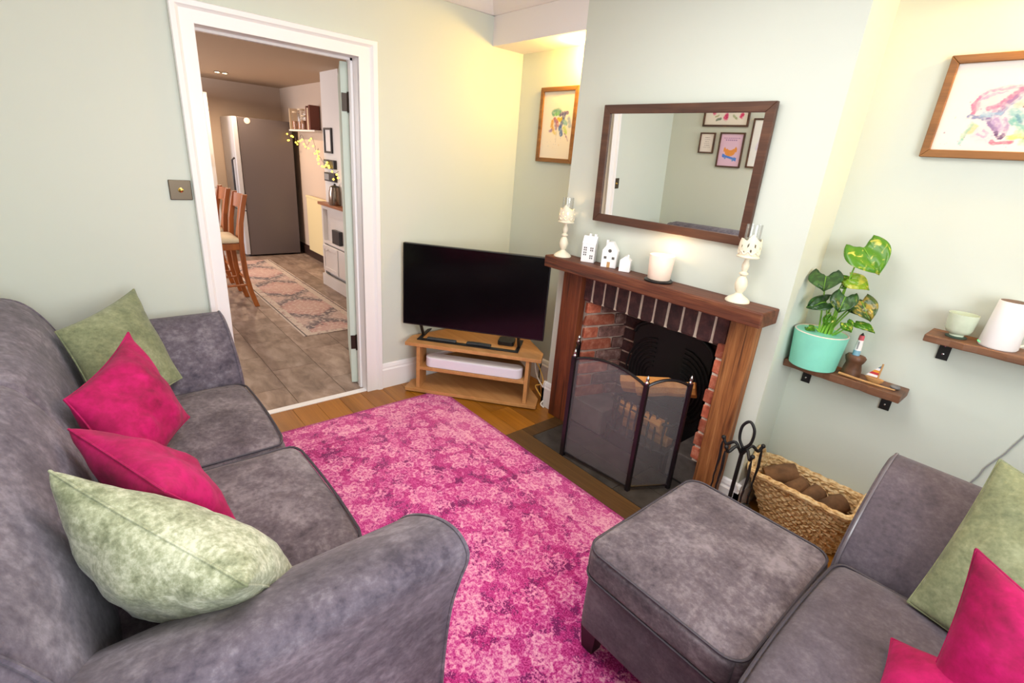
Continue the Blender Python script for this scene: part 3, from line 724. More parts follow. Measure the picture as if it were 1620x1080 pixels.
def tool(name, label, dx, dy, kind):
    x, y = cx + dx * .088, cy + dy * .088
    t = thing(name, label, 'fire tool', (x, y, .05))
    h = MB().tube([(x, y, .425), (x, y, .40), (x + .004, y, .34), (x, y, .28)], [.003, .006, .0065, .004], 8); h.obj('grip', 'iron', t, smooth=True)
    tw = MB().tube([(x + .0012 * math.cos(i * 1.2), y + .0012 * math.sin(i * 1.2), .28 - .012 * i) for i in range(13)], .0042, 6); tw.obj('twisted_shaft', 'iron', t, smooth=True)
    if kind == 'shovel':
        MB().prism([(x - .035, .13), (x + .035, .13), (x + .055, .10), (x + .055, .03), (x + .03, .012), (x - .03, .012), (x - .055, .03), (x - .055, .10)], 1, y - .006, y + .004).obj('pan', 'iron', t, bevel=.003)
    elif kind == 'brush': MB().lathe([(.012, .14), (.03, .12), (.034, .05), (.03, .03)], x, y, 12).obj('bristles', 'black', t, smooth=True)
    elif kind == 'poker': MB().tube([(x, y, .14), (x, y, .05), (x + .01, y, .02)], [.0055, .005, .002], 6).obj('point', 'iron', t, smooth=True)
    else: MB().tube([(x - .006, y, .14), (x - .018, y, .08), (x - .004, y, .03)], .004, 6).tube([(x + .006, y, .14), (x + .018, y, .08), (x + .004, y, .03)], .004, 6).obj('jaws', 'iron', t, smooth=True)
tool('fire_shovel', 'black iron shovel with a rounded pan hanging on the fire tool stand', .75, -.66, 'shovel')
tool('fire_poker', 'black iron poker hanging at the post side of the fire tool stand', -1, -.1, 'poker')
tool('fire_brush', 'black hearth brush with a round head hanging on the fire tool stand', .6, .8, 'brush')
tool('fire_tongs', 'black iron tongs with twisted shaft hanging at the front of the fire tool stand', -.45, -.9, 'tongs')

# log basket: rows of woven seagrass
bk = thing('log_basket', 'woven seagrass basket of logs on the floor beside the ottoman', 'basket', (2.36, 2.36, 0))
def rrect(x0, x1, y0, y1, r, n=6):
    P = []
    for (qx, qy, a) in ((x1 - r, y1 - r, 0), (x0 + r, y1 - r, 90), (x0 + r, y0 + r, 180), (x1 - r, y0 + r, 270)): P += arc(qx, qy, r, a, a + 90, n)
    return P
def resample(P, n):
    P = [Vector((p[0], p[1], 0)) for p in P]; P.append(P[0]); L = [0]
    for a, b_ in zip(P, P[1:]): L.append(L[-1] + (b_ - a).length)
    o = []; j = 0
    for i in range(n):
        s = L[-1] * i / n
        while L[j + 1] < s: j += 1
        t = (s - L[j]) / max(1e-9, L[j + 1] - L[j]); o.append(P[j].lerp(P[j + 1], t))
    return o
def brim(t): return (2.205 - .085 * t, 2.515 + .045 * t, 2.325 - .075 * t, 2.462 + .012 * t)
NR = 15; wv = MB()
for k in range(NR):
    t = k / (NR - 1); x0, x1, y0, y1 = brim(t)
    P = resample(rrect(x0, x1, y0, y1, .06), 96); pts = []
    for i, p in enumerate(P):
        c = Vector(((x0 + x1) / 2, (y0 + y1) / 2, 0)); d = (p - c).normalized()
        o_ = .006 * math.cos(PI * i / 1.5 + PI * k)
        endlift = .035 * t * max(0, 1 - abs(p.y - c.y) / .09) * (1 if abs(p.x - c.x) > .15 else 0)
        pts.append((p.x + d.x * o_, p.y + d.y * o_, .012 + .238 * t + endlift + .004 * math.sin(PI * i / 1.5)))
    wv.tube(pts, .0105, 5, closed=True)
wo = wv.obj('woven_wall', 'basket', bk, smooth=True); wo['kind'] = 'stuff'
x0, x1, y0, y1 = brim(1.0); rim = []
for p in resample(rrect(x0 - .004, x1 + .004, y0 - .004, y1 + .004, .06), 72):
    el = .035 * max(0, 1 - abs(p.y - (y0 + y1) / 2) / .09) * (1 if abs(p.x - (x0 + x1) / 2) > .15 else 0)
    rim.append((p.x, p.y, .262 + el + .003 * math.sin(len(rim) * 1.9)))
MB().tube(rim, .014, 7, closed=True).obj('braided_rim', 'basket', bk, smooth=True)
MB().tube(bez((x0 + .002, y0 + .05, .27), (x0 - .005, (y0 + y1) / 2, .40), (x0 + .002, y1 - .05, .27), 12), .013, 8).obj('handle', 'basket', bk, smooth=True)
MB().tube(bez((x1 - .002, y0 + .05, .27), (x1 + .005, (y0 + y1) / 2, .40), (x1 - .002, y1 - .05, .27), 12), .013, 8).obj('handle', 'basket', bk, smooth=True)
MB().box(2.22, 2.50, 2.335, 2.455, .001, .012).obj('base_panel', 'basket', bk)
def round_log(name, c, d, r, label, group):
    c, d = Vector(c), Vector(d); rings = []; u = d.orthogonal().normalized(); v = d.normalized().cross(u)
    for i in range(5):
        q = c + d * (i / 4 - .5); k = (.88, 1, 1, 1, .9)[i]
        rings.append([tuple(q + u * (r * k * (1 + .08 * mnoise.noise(Vector((i, a * 2.0, c.x * 9)))) * math.cos(2 * PI * a / 12)) + v * (r * k * (1 + .08 * mnoise.noise(Vector((i + 3, a * 2.0, c.y * 9)))) * math.sin(2 * PI * a / 12))) for a in range(12)])
    o = MB().loft(rings, True, False).obj(name, 'bark', smooth=True); tag(o, label, 'log', group)
    for e in (0, -1): MB().add(rings[e] , [tuple(range(12))]).obj('cut_end', 'logend', o)
LG = 'logs in the seagrass basket'
round_log('basket_log', (2.225, 2.395, .232), (.10, .08, .05), .048, 'thick brown log at the handle end of the seagrass basket, tallest', LG)
round_log('basket_log', (2.297, 2.375, .205), (.05, .10, .06), .038, 'second brown log from the handle end in the seagrass basket', LG)
round_log('basket_log', (2.372, 2.375, .200), (.03, .10, .06), .040, 'middle brown log with a pale round end in the seagrass basket', LG)
round_log('basket_log', (2.455, 2.38, .205), (.06, .09, .05), .044, 'fourth log, lighter and split, near the armchair end of the seagrass basket', LG)
round_log('basket_log', (2.505, 2.375, .150), (.02, .09, .04), .030, 'smallest dark log low in the seagrass basket by the armchair', LG)
round_log('basket_log', (2.36, 2.39, .095), (.22, .0, .0), .050, 'bottom log lying along the seagrass basket under the others', LG)

# ------------------------------------------------------------------ seats
def arm_prof(h=1.0):
    return [(.0, .05), (.0, .30), (.0, .44), (.03, .52), (.095, .595), (.175, .655), (.255, .698), (.325, .715), (.368, .700), (.376, .665), (.352, .590), (.318, .46), (.295, .25), (.288, .05)]
def build_seat(root, xf, a0, a1, seats, yfront, mat_arm, mat_seat, fronts=(.635, .635), backs=None, pip='suede'):
    """upholstered seat: width axis s, front axis q, up z, mapped by xf"""
    for side, s0, sg in (('a', a0, -1), ('b', a1, 1)):
        arm_front = fronts[side == 'b']
        P = arm_prof(); c = (.17, .40)
        rings = []
        for q, k in ((-.41, .9), (-.40, 1), (.0, 1), (.3, 1), (arm_front - .02, 1), (arm_front - .006, .985), (arm_front, .95)):
            rings.append([(s0 + sg * (c[0] + (p[0] - c[0]) * k), q, c[1] + (p[1] - c[1]) * k) for p in P])
        # refine the outline with a smooth curve
        def fine(r): 
            z = catmull([Vector(p) for p in r], 4); return z
        rings = [fine(r) for r in rings]
        a_ = MB(xf).loft(rings).obj('arm', mat_arm, root, smooth=True)
        edge = fine([(s0 + sg * (c[0] + (p[0] - c[0]) * 1.0), arm_front - .012, c[1] + (p[1] - c[1]) * 1.0) for p in P])
        MB(xf).tube(edge, .0045, 6).obj('piping', pip, a_, smooth=True)
    MB(xf).box(a0 + .004, a1 - .004, -.36, yfront - .035, .07, .315).obj('base_frame', mat_arm, root, bevel=.012)
    MB(xf).box(a0 - .30, a1 + .30, -.43, -.345, .05, .80).obj('back_frame', mat_arm, root, bevel=.03, seg=3)
    for s0, s1, yfront in seats:
        cu = MB(xf).soft(s0 + .003, s1 - .003, -.10, yfront, .318, .478, .05, .022, 16, .012, .006).obj('seat_cushion', mat_seat, root, smooth=True)
        for zz, yy, rr_ in ((.466, yfront - .008, .0045), (.345, yfront - .004, .004)):
            pts = [(s0 + .016, -.02, zz), (s0 + .016, yfront - .05, zz)] + [(s0 + .055 - .04 * math.cos(t), yy - .035 + .035 * math.sin(t), zz) for t in (.4, .8, 1.2)] + [(s, yy + .012 * (1 - ((s - (s0 + s1) / 2) / ((s1 - s0) / 2)) ** 2), zz + (.003 if zz > .4 else 0)) for s in np.linspace(s0 + .07, s1 - .07, 7)] + [(s1 - .055 + .04 * math.cos(t), yy - .035 + .035 * math.sin(t), zz) for t in (1.2, .8, .4)] + [(s1 - .016, yfront - .05, zz), (s1 - .016, -.02, zz)]
            MB(xf).tube(pts, rr_, 6).obj('piping', 'piping', cu, smooth=True)
    BP = [(-.02, .40), (-.035, .52), (-.055, .64), (-.085, .74), (-.13, .83), (-.18, .885), (-.235, .905), (-.30, .895), (-.34, .84), (-.345, .62), (-.34, .40)]
    bs = backs or [(a0 - .30, (a0 + a1) / 2), ((a0 + a1) / 2, a1 + .30)]
    for s0, s1 in bs:
        c = (-.19, .62); rings = []; N = 14
        for i in range(N + 1):
            t = i / N; s = s0 + (s1 - s0) * (.5 - .5 * math.cos(PI * t)); outer = (s - s0 < s1 - s) == (s0 < (a0 + a1) / 2 - .01) or backs; e = min(s - s0, s1 - s) / (.09 if outer else .03)
            k = 1 - (.35 if outer else .05) * max(0, 1 - e) ** 2.2; bulge = .018 * math.sin(PI * (s - a0 + .3) / (a1 - a0 + .6))
            ring = []
            for p in BP:
                wv = .012 * mnoise.noise(Vector((s * 5, p[0] * 7, p[1] * 5)))
                ring.append((s, c[0] + (p[0] - c[0]) * k + (bulge + wv if p[0] > -.2 else 0), c[1] + (p[1] - c[1]) * (k + .04 * (1 - k))))
            rings.append(catmull([Vector(p) for p in ring], 3))
        b_ = MB(xf).loft(rings).obj('back_cushion', mat_arm, root, smooth=True)
        for i in ([2] if s0 < (a0 + a1) / 2 - .01 else []) + ([N - 2] if s1 > (a0 + a1) / 2 + .01 else []): MB(xf).tube([(p[0], p[1] + .002, p[2]) for p in rings[i][:28]], .005, 6).obj('piping', 'suede' if not backs else 'piping', b_, smooth=True)
    for s0 in (a0 - .22, a1 + .22):
        for q in (-.36, .52): MB(xf).lathe([(.028, .0065), (.034, .06)], s0, q, 12).obj('foot', 'dark_leg', root)
sofa = thing('sofa', 'long grey suede sofa with flared arms along the wall beside the doorway', 'sofa', (1.13, .1, 0))
build_seat(sofa, None, .49, 1.772, [(.49, 1.135, .52), (1.135, 1.772, .548)], .53, 'suede', 'suede_cush', (.525, .625))
chair = thing('armchair', 'grey suede armchair with flared arm beside the ottoman and the log basket', 'armchair', (3.1, 1.3, 0))
build_seat(chair, lambda s, q, z: (3.26 - q, s, z), .96, 1.665, [(.96, 1.665, .625)], .60, 'suede_chair', 'suede_chair', (.635, .635), [(.70, 1.93)], 'piping_light')

ot = thing('ottoman', 'square grey suede ottoman with piped lid in front of the armchair', 'ottoman', (2.375, 1.41, 0))
MB().soft(2.128, 2.617, 1.100, 1.708, .105, .326, .018, 0, 16, 0, 0, .03).obj('base', 'suede_chair', ot, smooth=True)
lid = MB().soft(2.116, 2.622, 1.085, 1.718, .329, .434, .024, .018, 22, 0, .004, .06).obj('lid', 'suede_cush', ot, smooth=True)
pp = [(p[0], p[1], .431) for p in rrect(2.122, 2.616, 1.091, 1.712, .055, 6)]; MB().tube(pp, .004, 6, closed=True).obj('piping', 'piping', lid, smooth=True)
pp = [(p[0], p[1], .333) for p in rrect(2.119, 2.619, 1.088, 1.715, .055, 6)]; MB().tube(pp, .004, 6, closed=True).obj('piping', 'piping', lid, smooth=True)
for x, y in ((2.168, 1.145), (2.57, 1.145), (2.175, 1.655), (2.57, 1.655)):
    MB().loft([[(x + sx * r, y + sy * r, z) for sx, sy in ((-1, -1), (1, -1), (1, 1), (-1, 1))] for r, z in ((.022, .0065 if y < 1.5 else .0065), (.032, .112))]).obj('leg', 'dark_leg', ot)

# cushions: four corners (top left, top right, bottom right, bottom left) and a plump middle
def cushion(label, A, B, Cc, D, th, mat, group, pinch=.075, seed=0, wr=.012, n=30):
    A, B, Cc, D = (Vector(p) for p in (A, B, Cc, D)); nrm = (B - A).cross(D - A).normalized()
    def base(u, v):
        uu = u * (1 - pinch * (1 - v * v)); vv = v * (1 - pinch * (1 - u * u)); a, b = (uu + 1) / 2, (vv + 1) / 2
        return (A.lerp(B, a)).lerp(D.lerp(Cc, a), b)
    V = []; F = []; t = [math.sin(PI / 2 * (2 * i / n - 1)) for i in range(n + 1)]
    for sgn in (1, -1):
        for v in t:
            for u in t:
                e = max(0, (1 - u * u)) * max(0, (1 - v * v)); h = th / 2 * e ** .42 * (1 - .25 * (u * u + v * v) / 2)
                p = base(u, v)
                wk = wr * e ** .3 * (mnoise.noise(p * 9 + Vector((seed, 0, sgn))) + .5 * mnoise.noise(p * 22 + Vector((0, seed, sgn))))
                V.append(tuple(p + nrm * (sgn * (h + wk * (e > 0)))))
    m_ = (n + 1) ** 2
    for k in (0, 1):
        for j in range(n):
            for i in range(n): q = k * m_ + j * (n + 1) + i; F.append((q, q + 1, q + n + 2, q + n + 1))
    o = MB().add(V, F).obj('cushion', mat)
    b = bmesh.new(); b.from_mesh(o.data); bmesh.ops.remove_doubles(b, verts=b.verts, dist=.0004); bmesh.ops.recalc_face_normals(b, faces=b.faces); b.to_mesh(o.data); b.free()
    for p in o.data.polygons: p.use_smooth = True
    tag(o, label, 'cushion', group)
    seam = [base(u, -1) for u in t] + [base(1, v) for v in t[1:]] + [base(u, 1) for u in t[::-1][1:]] + [base(-1, v) for v in t[::-1][1:-1]]
    MB().tube(seam, .0035, 6, closed=True).obj('piping', mat, o, smooth=True)
    return o
SC = 'scatter cushions on the sofa'; AC = 'scatter cushions on the armchair'
cushion('sage green velvet cushion at the far end of the sofa by the doorway', (.46, -.075, .80), (.15, .195, .86), (.49, .285, .54), (.80, .02, .50), .15, 'green_far', SC, seed=1)
cushion('pink velvet cushion standing against the far green cushion on the sofa', (1.08, -.055, .785), (.70, .130, .84), (.955, .245, .58), (1.33, .05, .53), .17, 'pink', SC, seed=2, pinch=.11, wr=.022)
cushion('pink velvet cushion second from the near arm of the sofa, seen from its top seam', (1.300, -.045, .795), (1.72, .11, .80), (1.60, .26, .53), (1.19, .12, .51), .17, 'pink', SC, seed=3, wr=.018)
cushion('pale sage green velvet cushion against the near arm of the sofa', (1.66, -.06, .885), (2.055, .188, .775), (1.895, .325, .530), (1.60, .03, .445), .235, 'green', SC, seed=4, wr=.016)
cushion('sage green velvet cushion leaning on the arm of the armchair', (2.86, 1.89, .86), (3.25, 1.76, .80), (3.22, 1.47, .49), (2.82, 1.60, .495), .17, 'green_far', AC, seed=5, pinch=.035, wr=.016)
cushion('pink velvet cushion standing in front of the green one on the armchair', (2.885, 1.435, .815), (3.26, 1.28, .74), (3.26, 1.10, .50), (2.905, 1.26, .50), .15, 'pink', AC, seed=6, pinch=.05, wr=.014)
cushion('pink velvet cushion lying low on the armchair seat, only its corner showing', (2.826, 1.385, .525), (3.05, 1.31, .655), (3.06, 1.05, .60), (2.845, 1.12, .50), .09, 'pink', AC, seed=7)

# rugs
R_ = rrect(.25, 2.70, -.20, 1.765, .05, 4)
rg = MB().prism(R_, 2, .0005, .0058); o = rg.obj('rug', 'rug'); tag(o, 'bright pink faded floral rug on the wooden floor between the sofa and the fireplace', 'rug')
o = MB().box(-4.33, -1.20, 1.33, 1.93, .0005, .006).obj('runner_rug', 'runner'); tag(o, 'long patterned terracotta runner rug on the kitchen floor', 'rug')

# ------------------------------------------------------------------ television corner
A0 = Vector((.131, 1.552, 0)); dS = Vector((.76549, .64345, 0)); dT = Vector((-.64345, .76549, 0))
def T(s, t, z): p = A0 + dS * s + dT * t; return (p.x, p.y, z)
tv = thing('tv_stand', 'light oak corner television stand with open shelves', 'tv stand', T(.45, .2, 0))
pent = [(0, 0), (.905, 0), (.905, .115), (.75, .41), (.22, .41), (0, .13)]
MB(T).prism(pent, 2, .336, .360).obj('top_board', 'oak', tv, bevel=.002)
MB(T).prism([(.0, .0), (.90, 0), (.90, .115), (.75, .41), (.22, .41), (0, .13)], 2, .008, .032).obj('bottom_board', 'oak', tv, bevel=.002)
MB(T).prism([(.098, .012), (.805, .012), (.805, .2), (.72, .36), (.26, .36), (.098, .18)], 2, .170, .192).obj('shelf', 'oak', tv, bevel=.002)
MB(T).box(.075, .099, .012, .15, .032, .336).obj('side_panel', 'oak', tv, bevel=.002)
MB(T).box(.806, .830, .012, .15, .032, .336).obj('side_panel', 'oak', tv, bevel=.002)
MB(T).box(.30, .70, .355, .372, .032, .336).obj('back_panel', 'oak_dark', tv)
for s, t in ((.1, .04), (.8, .04), (.3, .35), (.68, .35)): MB(T).lathe([(.018, .0005), (.02, .008)], s, t, 10).obj('foot', 'black', tv)
te = thing('television', 'black flat screen television on the oak corner stand', 'television', T(.43, .1, .36))
MB(T).box(-.045, .897, .082, .112, .456, .992).obj('bezel', 'black', te, bevel=.003)
MB(T).box(-.038, .890, .0795, .0818, .466, .986).obj('screen', 'screen', te)
MB(T).box(.20, .66, .112, .145, .50, .80).obj('rear_housing', 'black', te, bevel=.01)
st = MB(T); st.box(.06, .745, .060, .092, .3605, .368).box(.06, .085, .092, .30, .3605, .368).box(.72, .745, .092, .30, .3605, .368)
so = st.obj('stand_base', 'black', te, bevel=.002)
for s in (.072, .733): MB(T).tube([T(s, 0, 0) and (s, .16, .365), (s, .13, .41), (s, .10, .462)], .011, 8).obj('stand_foot', 'black', te, smooth=True)
sb = thing('soundbar', 'white rounded soundbar on the middle shelf of the television stand', 'soundbar', T(.455, .07, .192))
MB(T).prism([(p[0], p[1]) for p in rrect(.128, .785, .020, .118, .046, 8)], 2, .1925, .259).obj('body', 'soundbar', sb, bevel=.005)
MB(T).prism([(p[0], p[1]) for p in rrect(.136, .777, .028, .110, .038, 8)], 2, .259, .2612).obj('top_plate', 'whiteplastic', sb)
r1 = MB(T).box(.125, .325, .066, .098, .3685, .383).obj('remote_control', 'greyplastic', bevel=.006); r1.data.materials[0] = plain('remote_grey', C(62, 64, 68), .4)
tag(r1, 'straight dark grey remote control on the television base', 'remote')
pr = [(s, .080 + .02 * math.cos((s - .395) / .165 * PI) * 0 - .016 + .006 * math.sin((s - .395) / .165 * PI)) for s in np.linspace(.395, .56, 9)]
r2 = MB(T).prism(pr + [(s, q + .036) for s, q in pr[::-1]], 2, .3685, .386).obj('remote_control', M['black'], bevel=.006); r2.data.materials[0] = plain('remote_dark', C(44, 46, 50), .35)
tag(r2, 'curved darker remote control on the right part of the television base', 'remote')
bx = MB(T).prism([(p[0], p[1]) for p in rrect(.585, .695, .165, .275, .02, 4)], 2, .3605, .388).obj('set_top_box', 'black', bevel=.003); tag(bx, 'small square black box on the stand under the television', 'set top box')
cab = [('cable_white', 'white cable', [(.845, .165, .30), (.87, .17, .18), (.93, .13, .10), (.945, .10, .05), (.925, .07, .02), (.95, .05, .006)]),
       ('cable_yellow', 'yellow cable', [(.845, .18, .29), (.89, .19, .21), (.92, .16, .13), (.87, .165, .10), (.925, .11, .045), (.93, .09, .006)]),
       ('black', 'black cable', [(.885, .19, .33), (.89, .20, .25), (.882, .21, .18), (.895, .22, .05), (.91, .20, .006)])]
for mt, nm, pts in cab:
    o = MB(T).tube(catmull(pts, 6), .0045, 6).obj('cable', mt, smooth=True)
    tag(o, {'cable_white': 'white cable looping down to the floor beside the television stand', 'cable_yellow': 'yellow cable looped behind the television stand beside the fireplace post', 'black': 'black cable hanging behind the right end of the television stand'}[mt], 'cable')

# ------------------------------------------------------------------ on the mantel beam
ZM = 1.0325
def candle_holder(x, y, label):
    t = thing('candle_holder', label, 'candle holder', (x, y, ZM), 'candle holders on the mantel beam')
    MB().lathe([(.050, ZM), (.050, ZM + .006), (.040, ZM + .016), (.018, ZM + .030), (.012, ZM + .038)], x, y, 24).obj('base', 'cream_metal', t, smooth=True)
    MB().lathe([(.012, ZM + .036), (.022, ZM + .055), (.026, ZM + .075), (.020, ZM + .098), (.010, ZM + .112), (.018, ZM + .118), (.018, ZM + .124), (.009, ZM + .130), (.014, ZM + .145), (.015, ZM + .158), (.008, ZM + .178), (.012, ZM + .190)], x, y, 20).obj('stem', 'cream_metal', t, smooth=True)
    MB().lathe([(.010, ZM + .188), (.044, ZM + .190), (.046, ZM + .194), (.044, ZM + .197)], x, y, 24).obj('tray', 'cream_metal', t, smooth=True)
    cup = MB(); n = 40          # pierced cup with a scalloped rim
    def H(a): return ZM + .258 + .010 * abs(math.sin(a * 2)) + .022 * math.exp(-((a - 5.2) / .35) ** 2)
    for k in range(n):
        a0, a1 = 2 * PI * k / n, 2 * PI * (k + 1) / n
        for j in range(6):
            def P(a, jj, r): z = ZM + .197 + (H(a) - ZM - .197) * jj / 6; rr2 = r + .004 * math.sin(PI * jj / 6); return (x + rr2 * math.cos(a), y + rr2 * math.sin(a), z)
            if j in (1, 3) and k % 4 == (1 if j == 1 else 3): continue
            v = [P(a0, j, .040), P(a1, j, .040), P(a1, j + 1, .040), P(a0, j + 1, .040), P(a0, j, .037), P(a1, j, .037), P(a1, j + 1, .037), P(a0, j + 1, .037)]
            cup.add(v, [(0, 1, 2, 3), (7, 6, 5, 4), (0, 4, 5, 1), (2, 6, 7, 3), (1, 5, 6, 2), (0, 3, 7, 4)])
    cup.obj('pierced_cup', 'cream_metal', t)
    MB().tube([(x + .041 * math.cos(a), y + .041 * math.sin(a), ZM + .212 + .006 * math.sin(a * 9)) for a in np.linspace(0, 2 * PI, 72, False)], .004, 6, closed=True).obj('leaf_band', 'cream_metal', t, smooth=True)
    MB().lathe([(.029, ZM + .198), (.031, ZM + .205), (.031, ZM + .325), (.029, ZM + .325), (.029, ZM + .206), (.002, ZM + .204)], x, y, 24, True).obj('glass_sleeve', 'glass', t, smooth=True)
    MB().lathe([(.019, ZM + .2075), (.019, ZM + .222)], x, y, 16).obj('tealight', 'wax', t)
candle_holder(.893, 2.145, 'cream candle holder with pierced cup at the television end of the mantel')
candle_holder(1.925, 2.172, 'cream candle holder with pierced cup at the right end of the mantel, overlapping the mirror')
point('candle_light_left', (.893, 2.145, ZM + .235), .35, (1, .6, .3), .012)
ROT = math.radians(28)
def house(x, y, w_, d_, h_, kind, label):
    ca, sa = math.cos(ROT), math.sin(ROT)
    def xf(u, v, z): return (x + u * ca - v * sa, y + u * sa + v * ca, z)
    t = thing('ceramic_house', label, 'house ornament', (x, y, ZM), 'white ceramic houses on the mantel')
    wl_ = h_ * (.66 if kind != 'mid' else .62)
    MB(xf).box(-w_ / 2, w_ / 2, -d_ / 2, d_ / 2, ZM, ZM + wl_).obj('walls', 'ceramic', t, bevel=.0015)
    z0 = ZM + wl_; z1 = ZM + h_
    if kind == 'tall':      # ridge along the front, roof slopes to the front
        MB(xf).prism([(-d_ / 2 - .002, z0), (d_ / 2 + .002, z0), (.012, z1 - .012), (-.004, z1 - .012)], 0, -w_ / 2 - .001, w_ / 2 + .001).obj('roof', 'ceramic', t, bevel=.0015)
        MB(xf).box(w_ / 2 - .018, w_ / 2 - .006, -.004, .014, z1 - .03, z1).obj('chimney', 'ceramic', t)
        MB(xf).box(-.010, .002, -.002, .014, z1 - .02, z1).obj('chimney', 'ceramic', t)
        for cx_, cz in ((-.018, .66), (.018, .66), (-.018, .40), (.018, .24)):
            for a in (-1, 1):
                for b in (-1, 1): MB(xf).box(cx_ + a * .005 - .0032, cx_ + a * .005 + .0032, -d_ / 2 - .001, -d_ / 2 + .001, z0 - wl_ * (1 - cz) * 1.0 + b * .006 - .004 + .006, z0 - wl_ * (1 - cz) + b * .006 + .010).obj('window_opening', 'hole', t)
    elif kind == 'mid':     # gable to the front
        MB(xf).prism([(-w_ / 2 - .002, z0), (w_ / 2 + .002, z0), (.010, z1 - .006), (-.010, z1 - .006)], 1, -d_ / 2 - .001, d_ / 2 + .001).obj('roof', 'ceramic', t, bevel=.0015)
        MB(xf).box(-w_ / 2 + .012, -w_ / 2 + .024, -.006, .008, z0, z1).obj('chimney', 'ceramic', t)
        MB(xf).prism([(.009 * math.cos(a), ZM + wl_ + .002 + .009 * math.sin(a)) for a in np.linspace(0, 2 * PI, 14, False)], 1, -d_ / 2 - .002, -d_ / 2).obj('round_window', 'hole', t)
        for s in (-.021, .021): MB(xf).box(s - .007, s + .007, -d_ / 2 - .001, -d_ / 2 + .001, ZM + wl_ * .52, ZM + wl_ * .52 + .013).obj('window_opening', 'hole', t)
        MB(xf).box(-.008, .008, -d_ / 2 - .001, -d_ / 2 + .001, ZM + .001, ZM + .030).obj('doorway', 'drift', t)
    else:
        MB(xf).prism([(-w_ / 2 - .001, z0), (w_ / 2 + .001, z0), (.004, z1 - .008), (-.004, z1 - .008)], 1, -d_ / 2, d_ / 2).obj('roof', 'ceramic', t, bevel=.0015)
        MB(xf).box(.006, .013, -.004, .006, z0 + .006, z1).obj('chimney', 'ceramic', t)
        for s in (-.012, .012): MB(xf).box(s - .005, s + .005, -d_ / 2 - .001, -d_ / 2 + .001, ZM + .018, ZM + .030).obj('window_opening', 'ceramic', t)
house(1.058, 2.182, .074, .056, .152, 'tall', 'tallest white ceramic house with four small windows, beside the left candle holder')
house(1.205, 2.182, .080, .052, .140, 'mid', 'white ceramic house with a round window and gable, middle of three')
house(1.312, 2.180, .056, .048, .086, 'small', 'smallest white ceramic house, nearest to the jar candle')
jc = thing('jar_candle', 'pale round jar candle on a dark coaster in the middle of the mantel', 'candle', (1.535, 2.155, ZM))
MB().lathe([(.066, ZM), (.068, ZM + .006), (.064, ZM + .010)], 1.535, 2.155, 28).obj('coaster', 'black', jc, smooth=True)
MB().lathe([(.050, ZM + .0105), (.053, ZM + .014), (.060, ZM + .125), (.058, ZM + .127), (.052, ZM + .110), (.001, ZM + .106)], 1.535, 2.155, 32).obj('jar', 'wax', jc, smooth=True)
MB().lathe([(.001, ZM + .106), (.004, ZM + .112), (.003, ZM + .12), (.0005, ZM + .128)], 1.535, 2.155, 8).obj('flame', 'flame', jc, smooth=True)
point('jar_candle_light', (1.535, 2.155, ZM + .15), .5, (1, .62, .3), .012)

# ------------------------------------------------------------------ mirror and pictures
def frame4(xf, W_, H_, fw, dep, name, mat, parent, back=0.0):
    """four mitred frame bars around a W x H outline centred on 0"""
    for k in range(4):
        hw, hh = W_ / 2, H_ / 2; c = [(-hw, -hh), (hw, -hh), (hw, hh), (-hw, hh)]; i = [(-hw + fw, -hh + fw), (hw - fw, -hh + fw), (hw - fw, hh - fw), (-hw + fw, hh - fw)]
        a, b = k, (k + 1) % 4; q = [c[a], c[b], i[b], i[a]]
        MB(xf).loft([[(p[0], back, p[1]) for p in q], [(p[0], -dep, p[1]) for p in q]]).obj(name, mat, parent, bevel=.0025)
nM = Vector((-.044, 1, .036)).normalized(); rM = Vector((1, .044, 0)).normalized(); uM = rM.cross(nM).normalized(); cM = Vector((1.4625, 2.2065, 1.5395))
def XM(a, b, c): return tuple(cM + rM * a + nM * b + uM * c)
mi = thing('mirror', 'large rectangular wall mirror in a dark wood frame above the mantel', 'mirror', tuple(cM))
frame4(XM, .838, .567, .040, .010, 'frame_bar', 'walnut', mi, .012)
MB(XM).box(-.385, .385, .0, .006, -.2495, .2495).obj('mirror_glass', 'mirror', mi)
def pic(label, cx_, y, cz, W_, H_, fw, mat, art, dirn, nx, ny, mount=0.0, cat='picture', group=None):
    t = thing('framed_picture', label, cat, (cx_, y, cz), group)
    if dirn > 0: xf = lambda a, b, c: (cx_ + a, y - .002 + b, cz + c)
    else: xf = lambda a, b, c: (cx_ - a, y + .002 - b, cz + c)
    frame4(xf, W_, H_, fw, .022, 'frame_bar', mat, t)
    w2, h2 = W_ - 2 * fw, H_ - 2 * fw
    U, V = np.meshgrid(np.linspace(0, 1, nx), np.linspace(0, 1, ny)); col = art(U.ravel(), V.ravel())
    vs = [(-w2 / 2 + w2 * u, -.010, -h2 / 2 + h2 * v) for u, v in zip(U.ravel(), V.ravel())]
    fs_ = [(j * nx + i, j * nx + i + 1, (j + 1) * nx + i + 1, (j + 1) * nx + i) for j in range(ny - 1) for i in range(nx - 1)]
    o = MB(xf).add(vs, fs_).obj('print', 'print', t)
    ca = o.data.color_attributes.new('Col', 'FLOAT_COLOR', 'POINT')
    L_ = np.array([[lin(v) for v in c] for c in (np.clip(col, 0, 255))]); ca.data.foreach_set('color', np.hstack([L_, np.ones((len(L_), 1))]).ravel().astype(np.float32))
    return t
def nz(U, V, s, seed): return np.array([mnoise.noise(Vector((u * s, v * s, seed))) for u, v in zip(U, V)])
